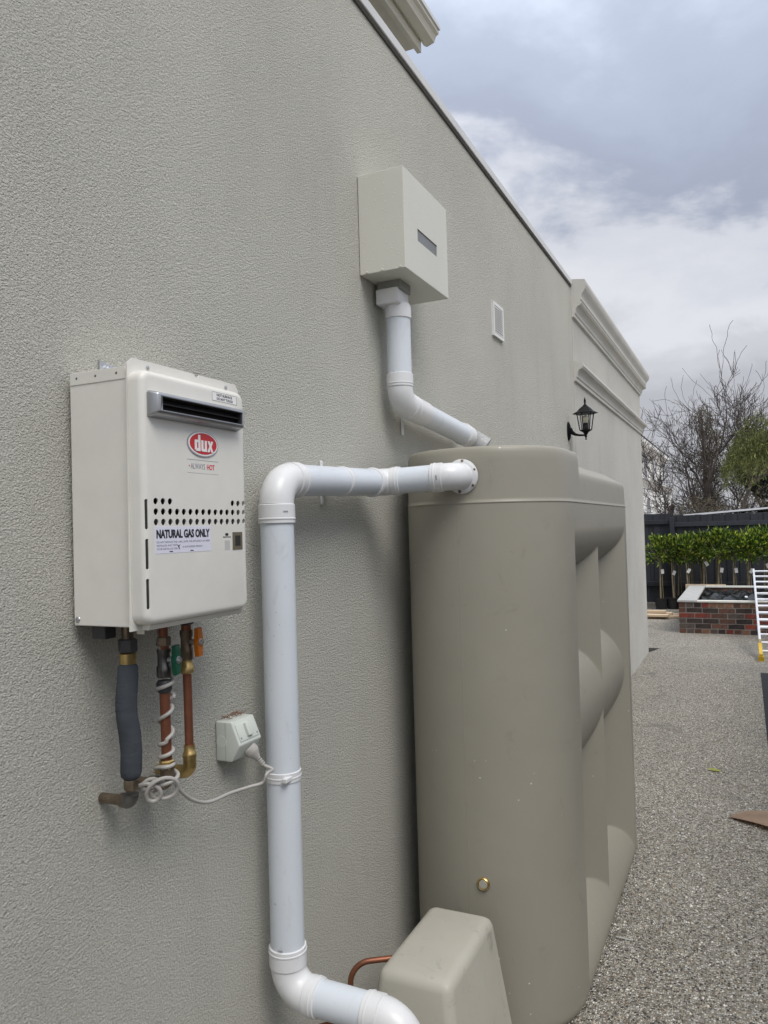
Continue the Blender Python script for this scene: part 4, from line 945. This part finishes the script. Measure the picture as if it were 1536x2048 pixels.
front = [(-.335, 0), (-.125, .05), (.15, -.03), (.47, .03), (.735, -.02), (.985, .02), (1.245, .0), (1.52, .03), (1.80, 0), (2.1, .02)]
backr = [(-.03, .55), (.19, .5), (.37, .55), (.68, .5), (1.21, .52)]
ordn = ['first', 'second', 'third', 'fourth', 'fifth', 'sixth', 'seventh', 'eighth', 'ninth', 'tenth']
for i, (x, dy) in enumerate(front + backr):
    isb = i >= len(front); y = 16.05 + dy; hsc = random.uniform(.95, 1.04) if not isb else 1.0
    hsc *= .93 if x < -.2 else (1.03 if x > .4 else 1.0)
    if isb: lab = 'potted laurel, %s from the left in the back row against the fence' % ordn[i - len(front)]
    else: lab = 'clipped potted laurel on a bare stem, %s from the left in front row' % ordn[i]
    t = thing('potted_tree', (x, y, 0), lab, 'tree', 'potted laurels lined up before the fence')
    ln_ = random.uniform(-.05, .05); ln2 = random.uniform(-.03, .03)
    segs = [([(ln_ * -1, 0, .18), (ln_ * -.4, ln2, .55), (0, 0, .98)], [.018, .015, .013])]
    segs += [([(0, 0, .96), (.10 * math.cos(a), .10 * math.sin(a), 1.10), (.2 * math.cos(a), .2 * math.sin(a), 1.26)], [.008, .006, .003]) for a in (i, i + 1.9, i + 3.6, i + 5)]
    tm = tubes_mesh('trunk', segs, 6); tm.materials.append(CANE)
    sk = tubes_mesh('stake', [([(.04, .02, .15), (.03 - ln_ * .4, .02, .95)], [.007, .007])], 5); sk.materials.append(CANE)
    for nm, me in (('trunk', tm), ('stake', sk), ('crown', crowns[i % 4]), ('pot', potm)):
        o_ = bpy.data.objects.new(nm, me); COL.objects.link(o_); o_.parent = t
        if nm == 'crown': o_.rotation_euler = (0, 0, i * 1.7); q_ = random.uniform(.80, 1.12); o_.scale = (q_, q_, random.uniform(.93, 1.06))
    t.scale = (1, 1, hsc)
    if not isb:
        o_ = bpy.data.objects.new('plant_tag', tagm); COL.objects.link(o_); o_.parent = t; o_.location = (.045, -.04, random.uniform(.62, .86)); o_.rotation_euler = (random.uniform(-.3, .3), random.uniform(-.6, .6), random.uniform(-.8, .8))

# ------------------------------------------------------------------ bare trees beyond the fence
def bare_tree(base, stems, seed, maxz, lean=(0, 0), lv=5, spread=.55):
    r_ = np.random.default_rng(seed); big, small = [], []
    def grow(p, d, l, rad, lev):
        n_ = 5 if lev < 3 else 4; pts_ = [p.copy()]; rads = [rad]; q = p.copy(); dd_ = d.copy()
        for i in range(n_):
            dd_ = dd_ + r_.normal(size=3) * (.13 if lev < 2 else .15) + np.array([0, 0, .05 if lev < 3 else .06]); dd_ /= np.linalg.norm(dd_)
            q = q + dd_ * l / n_; pts_.append(q.copy()); rads.append(max(.0055, rad * (1 - .55 * (i + 1) / n_)))
        (big if lev < 2 else small).append((pts_, rads))
        if lev >= lv: return
        nb = (4, 4, 3, 3, 2)[min(lev, 4)]
        for b in range(nb):
            k = r_.integers(1, n_ + 1); f_ = r_.uniform(0, 1); p2 = pts_[k - 1] * (1 - f_) + pts_[k] * f_
            if p2[2] > maxz: continue
            dv = pts_[k] - pts_[k - 1]; dv /= np.linalg.norm(dv); nv = dv + r_.normal(size=3) * spread; nv[2] = nv[2] * .8 + .12; nv /= np.linalg.norm(nv)
            grow(p2, nv, l * r_.uniform(.45, .72), max(.005, rads[k] * .62), lev + 1)
        grow(q, dd_, l * .62, max(.005, rads[-1] * .9), lev + 1)
    for (dx, dy, dz, l, rad) in stems:
        v_ = np.array([dx, dy, dz], float); v_ /= np.linalg.norm(v_); grow(np.array(base, float) + np.array([dx * .1, dy * .1, 0]), v_, l, rad, 0)
    return big, small
def place_tree(name, base, stems, seed, maxz, label, lv=5, spread=.55):
    t = thing(name, base, label, 'tree', 'trees beyond the fence'); big, small = bare_tree(base, stems, seed, maxz, lv=lv, spread=spread)
    obj('trunk', tubes_mesh('trunk', big, 7), BARK, t, True, ang=80); obj('crown', tubes_mesh('crown', small, 3), TWIG, t); return t
place_tree('bare_tree', (.32, 22.5, 0), [(-.17, 0, 1, 2.9, .085), (.10, .1, 1, 3.0, .10), (.34, -.1, 1, 2.7, .075), (-.42, .1, 1, 2.2, .05)], 3, 5.3, 'wide leafless tree with dark twigs rising behind the middle of fence')
place_tree('bare_tree', (2.1, 26, 0), [(-.12, 0, 1, 3.0, .09), (.25, 0, 1, 2.9, .08), (-.35, 0, 1, 2.7, .07)], 11, 5.6, 'second leafless tree at the right edge behind the drooping evergreen')
# creeper-smothered trunk in the middle of the bare tree
def blob(n_, c, r, shell=.5):
    v_ = rng.normal(size=(n_, 3)); v_ /= np.linalg.norm(v_, axis=1)[:, None]; k = (shell + (1 - shell) * rng.random(n_)) ** .6
    return np.array(c) + v_ * k[:, None] * np.array(r)
t = thing('creeper_column', (.22, 23.3, 0), 'tall brown creeper-covered conifer column inside the leafless tree', 'tree', 'trees beyond the fence')
pos = np.concatenate([blob(700, (.34 + .1 * math.sin(k * 2.1), 23.3, 1.4 + k * .62), (.55 - k * .055, .5 - k * .05, .5), .3) for k in range(6)])
obj('crown', leaf_mesh('crown', pos, .2, .14, .018, .5), DEADL, t); obj('trunk', tube(B(), [(.22, 23.3, 0), (.25, 23.3, 2.5), (.2, 23.3, 4.8)], [.09, .06, .02], 8), BARK, t, True)
# drooping evergreen
t = thing('weeping_evergreen', (1.25, 21, 0), 'olive green drooping evergreen above the right part of fence', 'tree', 'trees beyond the fence')
bl = []; segs = []
for k in range(300):
    a = rng.uniform(0, 2 * PI); rr = math.sqrt(rng.random()); c = np.array([1.70 + .9 * rr * math.cos(a), 21 + .8 * rr * math.sin(a), 2.85 + 1.5 * math.sqrt(max(0, 1 - rr * rr)) * rng.uniform(.35, 1)])
    m_ = 42; tt = rng.random(m_); ln_ = rng.uniform(.35, .75); out_ = np.array([math.cos(a), math.sin(a), 0]) * rng.uniform(.05, .25)
    bl.append(c + out_ * tt[:, None] + np.array([0, 0, -1]) * (ln_ * tt ** 1.5)[:, None] + rng.normal(size=(m_, 3)) * .05)
    if k % 4 == 0: segs.append(([(1.45, 21, 2.6), tuple((c + np.array([1.45, 21, 2.6])) / 2 + np.array([0, 0, .15])), tuple(c)], [.02, .014, .006]))
obj('crown', leaf_mesh('crown', np.concatenate(bl), .1, .16, .016, 1.1), WEEP, t)
obj('trunk', tube(B(), [(1.08, 21, 0), (1.12, 21, 1.6), (1.2, 21, 2.1), (1.38, 21, 2.6), (1.5, 21, 3.2)], [.06, .05, .045, .04, .02], 8), BARK, t, True)
obj('limb', tubes_mesh('limb', segs, 4), BARK, t)
# glossy dark tree at the right edge
t = thing('dark_evergreen', (2.1, 22, 0), 'dense dark glossy evergreen at right behind the fence', 'tree', 'trees beyond the fence')
pos = np.concatenate([blob(1500, (1.85 + rng.uniform(-.35, .6), 22 + rng.uniform(-.3, .3), 1.5 + k * .28), (.5, .45, .4), .4) for k in range(8)])
obj('crown', leaf_mesh('crown', pos, .3, .09, .045, .2), DKLEAF, t); obj('trunk', tube(B(), [(2.1, 22, 0), (2.12, 22, 2), (2.1, 22, 3.6)], [.1, .08, .02], 8), BARK, t, True)
# low undergrowth behind the fence
t = thing('tangled_shrub', (.6, 20.4, 0), 'tangle of bare brown shrub stems just above the fence', 'shrub', 'trees beyond the fence')
segs = []
for k in range(260):
    x = rng.uniform(-.25, 1.75); p0 = np.array([x, 20.4 + rng.uniform(-.4, .4), rng.uniform(.6, 1.75)]); d_ = rng.normal(size=3); d_[2] = abs(d_[2]) * .9 + .1; d_ /= np.linalg.norm(d_); l = rng.uniform(.3, .9)
    p1 = p0 + d_ * l * .5 + rng.normal(size=3) * .06; p2 = p1 + (d_ + rng.normal(size=3) * .4) * l * .5; p2[2] = min(p2[2], 2.6)
    segs.append(([p0, p1, p2], [.010, .007, .004]))
obj('stems', tubes_mesh('stems', segs, 4), TWIG, t)
obj('leaves', leaf_mesh('leaves', np.concatenate([blob(140, (rng.uniform(-.1, 1.7), 20.6, rng.uniform(1.5, 2.3)), (.3, .3, .3), .3) for _ in range(14)]), .2, .10, .02, .3), DEADL, t)

# ------------------------------------------------------------------ neighbours
sh = thing('neighbour_shed', (2, 19.3, 0), 'low white sheet metal roof showing just above the fence', 'shed')
obj('wall', box(B(), (.05, 18.9, 0), (5, 21.5, 1.80)), NBW, sh)
rv = prism(B(), [(-.05, 1.862), (.2, 1.878), (5.2, 2.19), (5.2, 2.15), (.2, 1.84), (-.05, 1.825)], 18.75, 21.6, 'y'); obj('roof', rv, ROOFW, sh)
nb = thing('neighbour_house', (-4, 36, 0), 'white two storey neighbour house beyond the fence at left', 'house')
NX = -2.5
obj('lower_wall', box(B(), (-9, 26, 0), (NX, 46, 3.35)), NBW, nb)
obj('upper_wall', box(B(), (-9, 26, 3.4), (NX - .35, 45, 5.05)), NBW, nb)
def nbcor(name, prof, y1): return obj(name, prism(B(), prof, 25.8, y1, 'y'), NBT, nb)
nbcor('cornice', [(NX - .4, 3.20), (NX + .06, 3.20), (NX + .06, 3.26), (NX + .14, 3.30), (NX + .14, 3.36), (NX + .22, 3.40), (NX + .22, 3.46), (NX - .4, 3.50)], 46.2)
nbcor('eave', [(NX - .5, 4.86), (NX - .25, 4.86), (NX - .25, 4.94), (NX - .12, 5.0), (NX + .02, 5.04), (NX + .02, 5.20), (NX - .5, 5.24)], 45.4)
nbcor('pier', [(NX + .001, 0), (NX + .05, 0), (NX + .05, 3.19), (NX + .001, 3.19)], 26.4)
obj('pier', box(B(), (NX, 37.2, 0), (NX + .06, 37.9, 3.195)), NBT, nb)
obj('pier', box(B(), (NX, 45.2, 0), (NX + .06, 45.95, 3.195)), NBT, nb)
obj('roof', prism(B(), [(NX + .05, 5.245), (-5.5, 6.6), (-9, 6.6), (-9, 5.25)], 25.8, 45.5, 'y'), TILE, nb)
for i, (yc, zc_, hw, hh, X) in enumerate(((34.2, 2.05, .6, .62, NX), (41.5, 2.05, .5, .62, NX), (47, 2, .4, .5, NX), (33.8, 4.1, .45, .7, NX - .35), (36.6, 4.1, .45, .7, NX - .35), (40, 4.1, .45, .7, NX - .35))):
    if yc > 45: continue
    wd = obj('window', box(B(), (X - .05, yc - hw - .12, zc_ - hh - .12), (X + .045, yc + hw + .12, zc_ + hh + .12)), NBT, nb)
    obj('pane', box(B(), (X + .0455, yc - hw, zc_ - hh), (X + .05, yc + hw, zc_ + hh)), NBG, wd)
nl = thing('neighbour_lantern', (NX, 43.4, 2.2), 'tiny dark lantern on the far white house wall', 'lantern')
obj('body', lathe(B(), (NX + .22, 43.4, 2.05), (0, 0, 1), [(0, .03), (.05, .09), (.40, .14), (.41, .20), (.52, .06), (.62, .01)], 6), BLACKM, nl); obj('arm', tube(B(), [(NX, 43.4, 2.12), (NX + .22, 43.4, 2.06)], .025, 8), BLACKM, nl)

# ------------------------------------------------------------------ boundary fence along the garden bed
bf = thing('boundary_fence', (2.35, 3, 0), 'charcoal boundary fence of wide boards along the dark garden bed', 'fence')
for i in range(44): obj('board', bbox((2.33, -3.4 + i * .3, 0), (2.35, -3.102 + i * .3, 1.85 + .01 * (i % 2)), .003, 1), FENCE, bf)
for i in range(6): obj('post', bbox((2.355, -3.3 + i * 2.5, 0), (2.445, -3.21 + i * 2.5, 1.8), .004, 1), FENCE, bf)

# ------------------------------------------------------------------ loose pebbles standing proud of the paving
nP = 14000
pxy = np.stack([rng.uniform(.60, 1.9, nP), 2.0 + 7.5 * rng.random(nP) ** 1.5], 1)
r_ = rng.uniform(.0025, .0055, nP); base_ = np.array([(1, 0, 0), (.3, .95, 0), (-.8, .6, 0), (-.8, -.6, 0), (.3, -.95, 0), (0, 0, .75)])
th = rng.uniform(0, 2 * PI, nP); c_, s_ = np.cos(th), np.sin(th); V = np.zeros((nP, 6, 3)); ex = rng.uniform(.7, 1.3, nP)
for k, b_ in enumerate(base_):
    V[:, k, 0] = pxy[:, 0] + r_ * (b_[0] * ex * c_ - b_[1] * s_); V[:, k, 1] = pxy[:, 1] + r_ * (b_[0] * ex * s_ + b_[1] * c_); V[:, k, 2] = r_ * b_[2] + (.001 if b_[2] else 0)
F = [(6 * i + a, 6 * i + (a + 1) % 5, 6 * i + 5) for i in range(nP) for a in range(5)]
m = Mt('pebble', (.4, .38, .33), .6); g_ = m.N.new('ShaderNodeNewGeometry')
m.colour(m.ramp(g_.outputs['Random Per Island'], [(0, (.05, .046, .042)), (.2, (.22, .19, .15)), (.45, (.48, .44, .36)), (.7, (.30, .22, .15)), (.8, (.72, .69, .61)), (1, (.88, .86, .80))]))
o_ = obj('pebbles', quads(V.reshape(-1, 3).tolist(), F, 'pebbles'), m.m, kind='stuff'); o_['label'] = 'loose cream, brown and black pebbles scattered over the paving'; o_['category'] = 'pebbles'
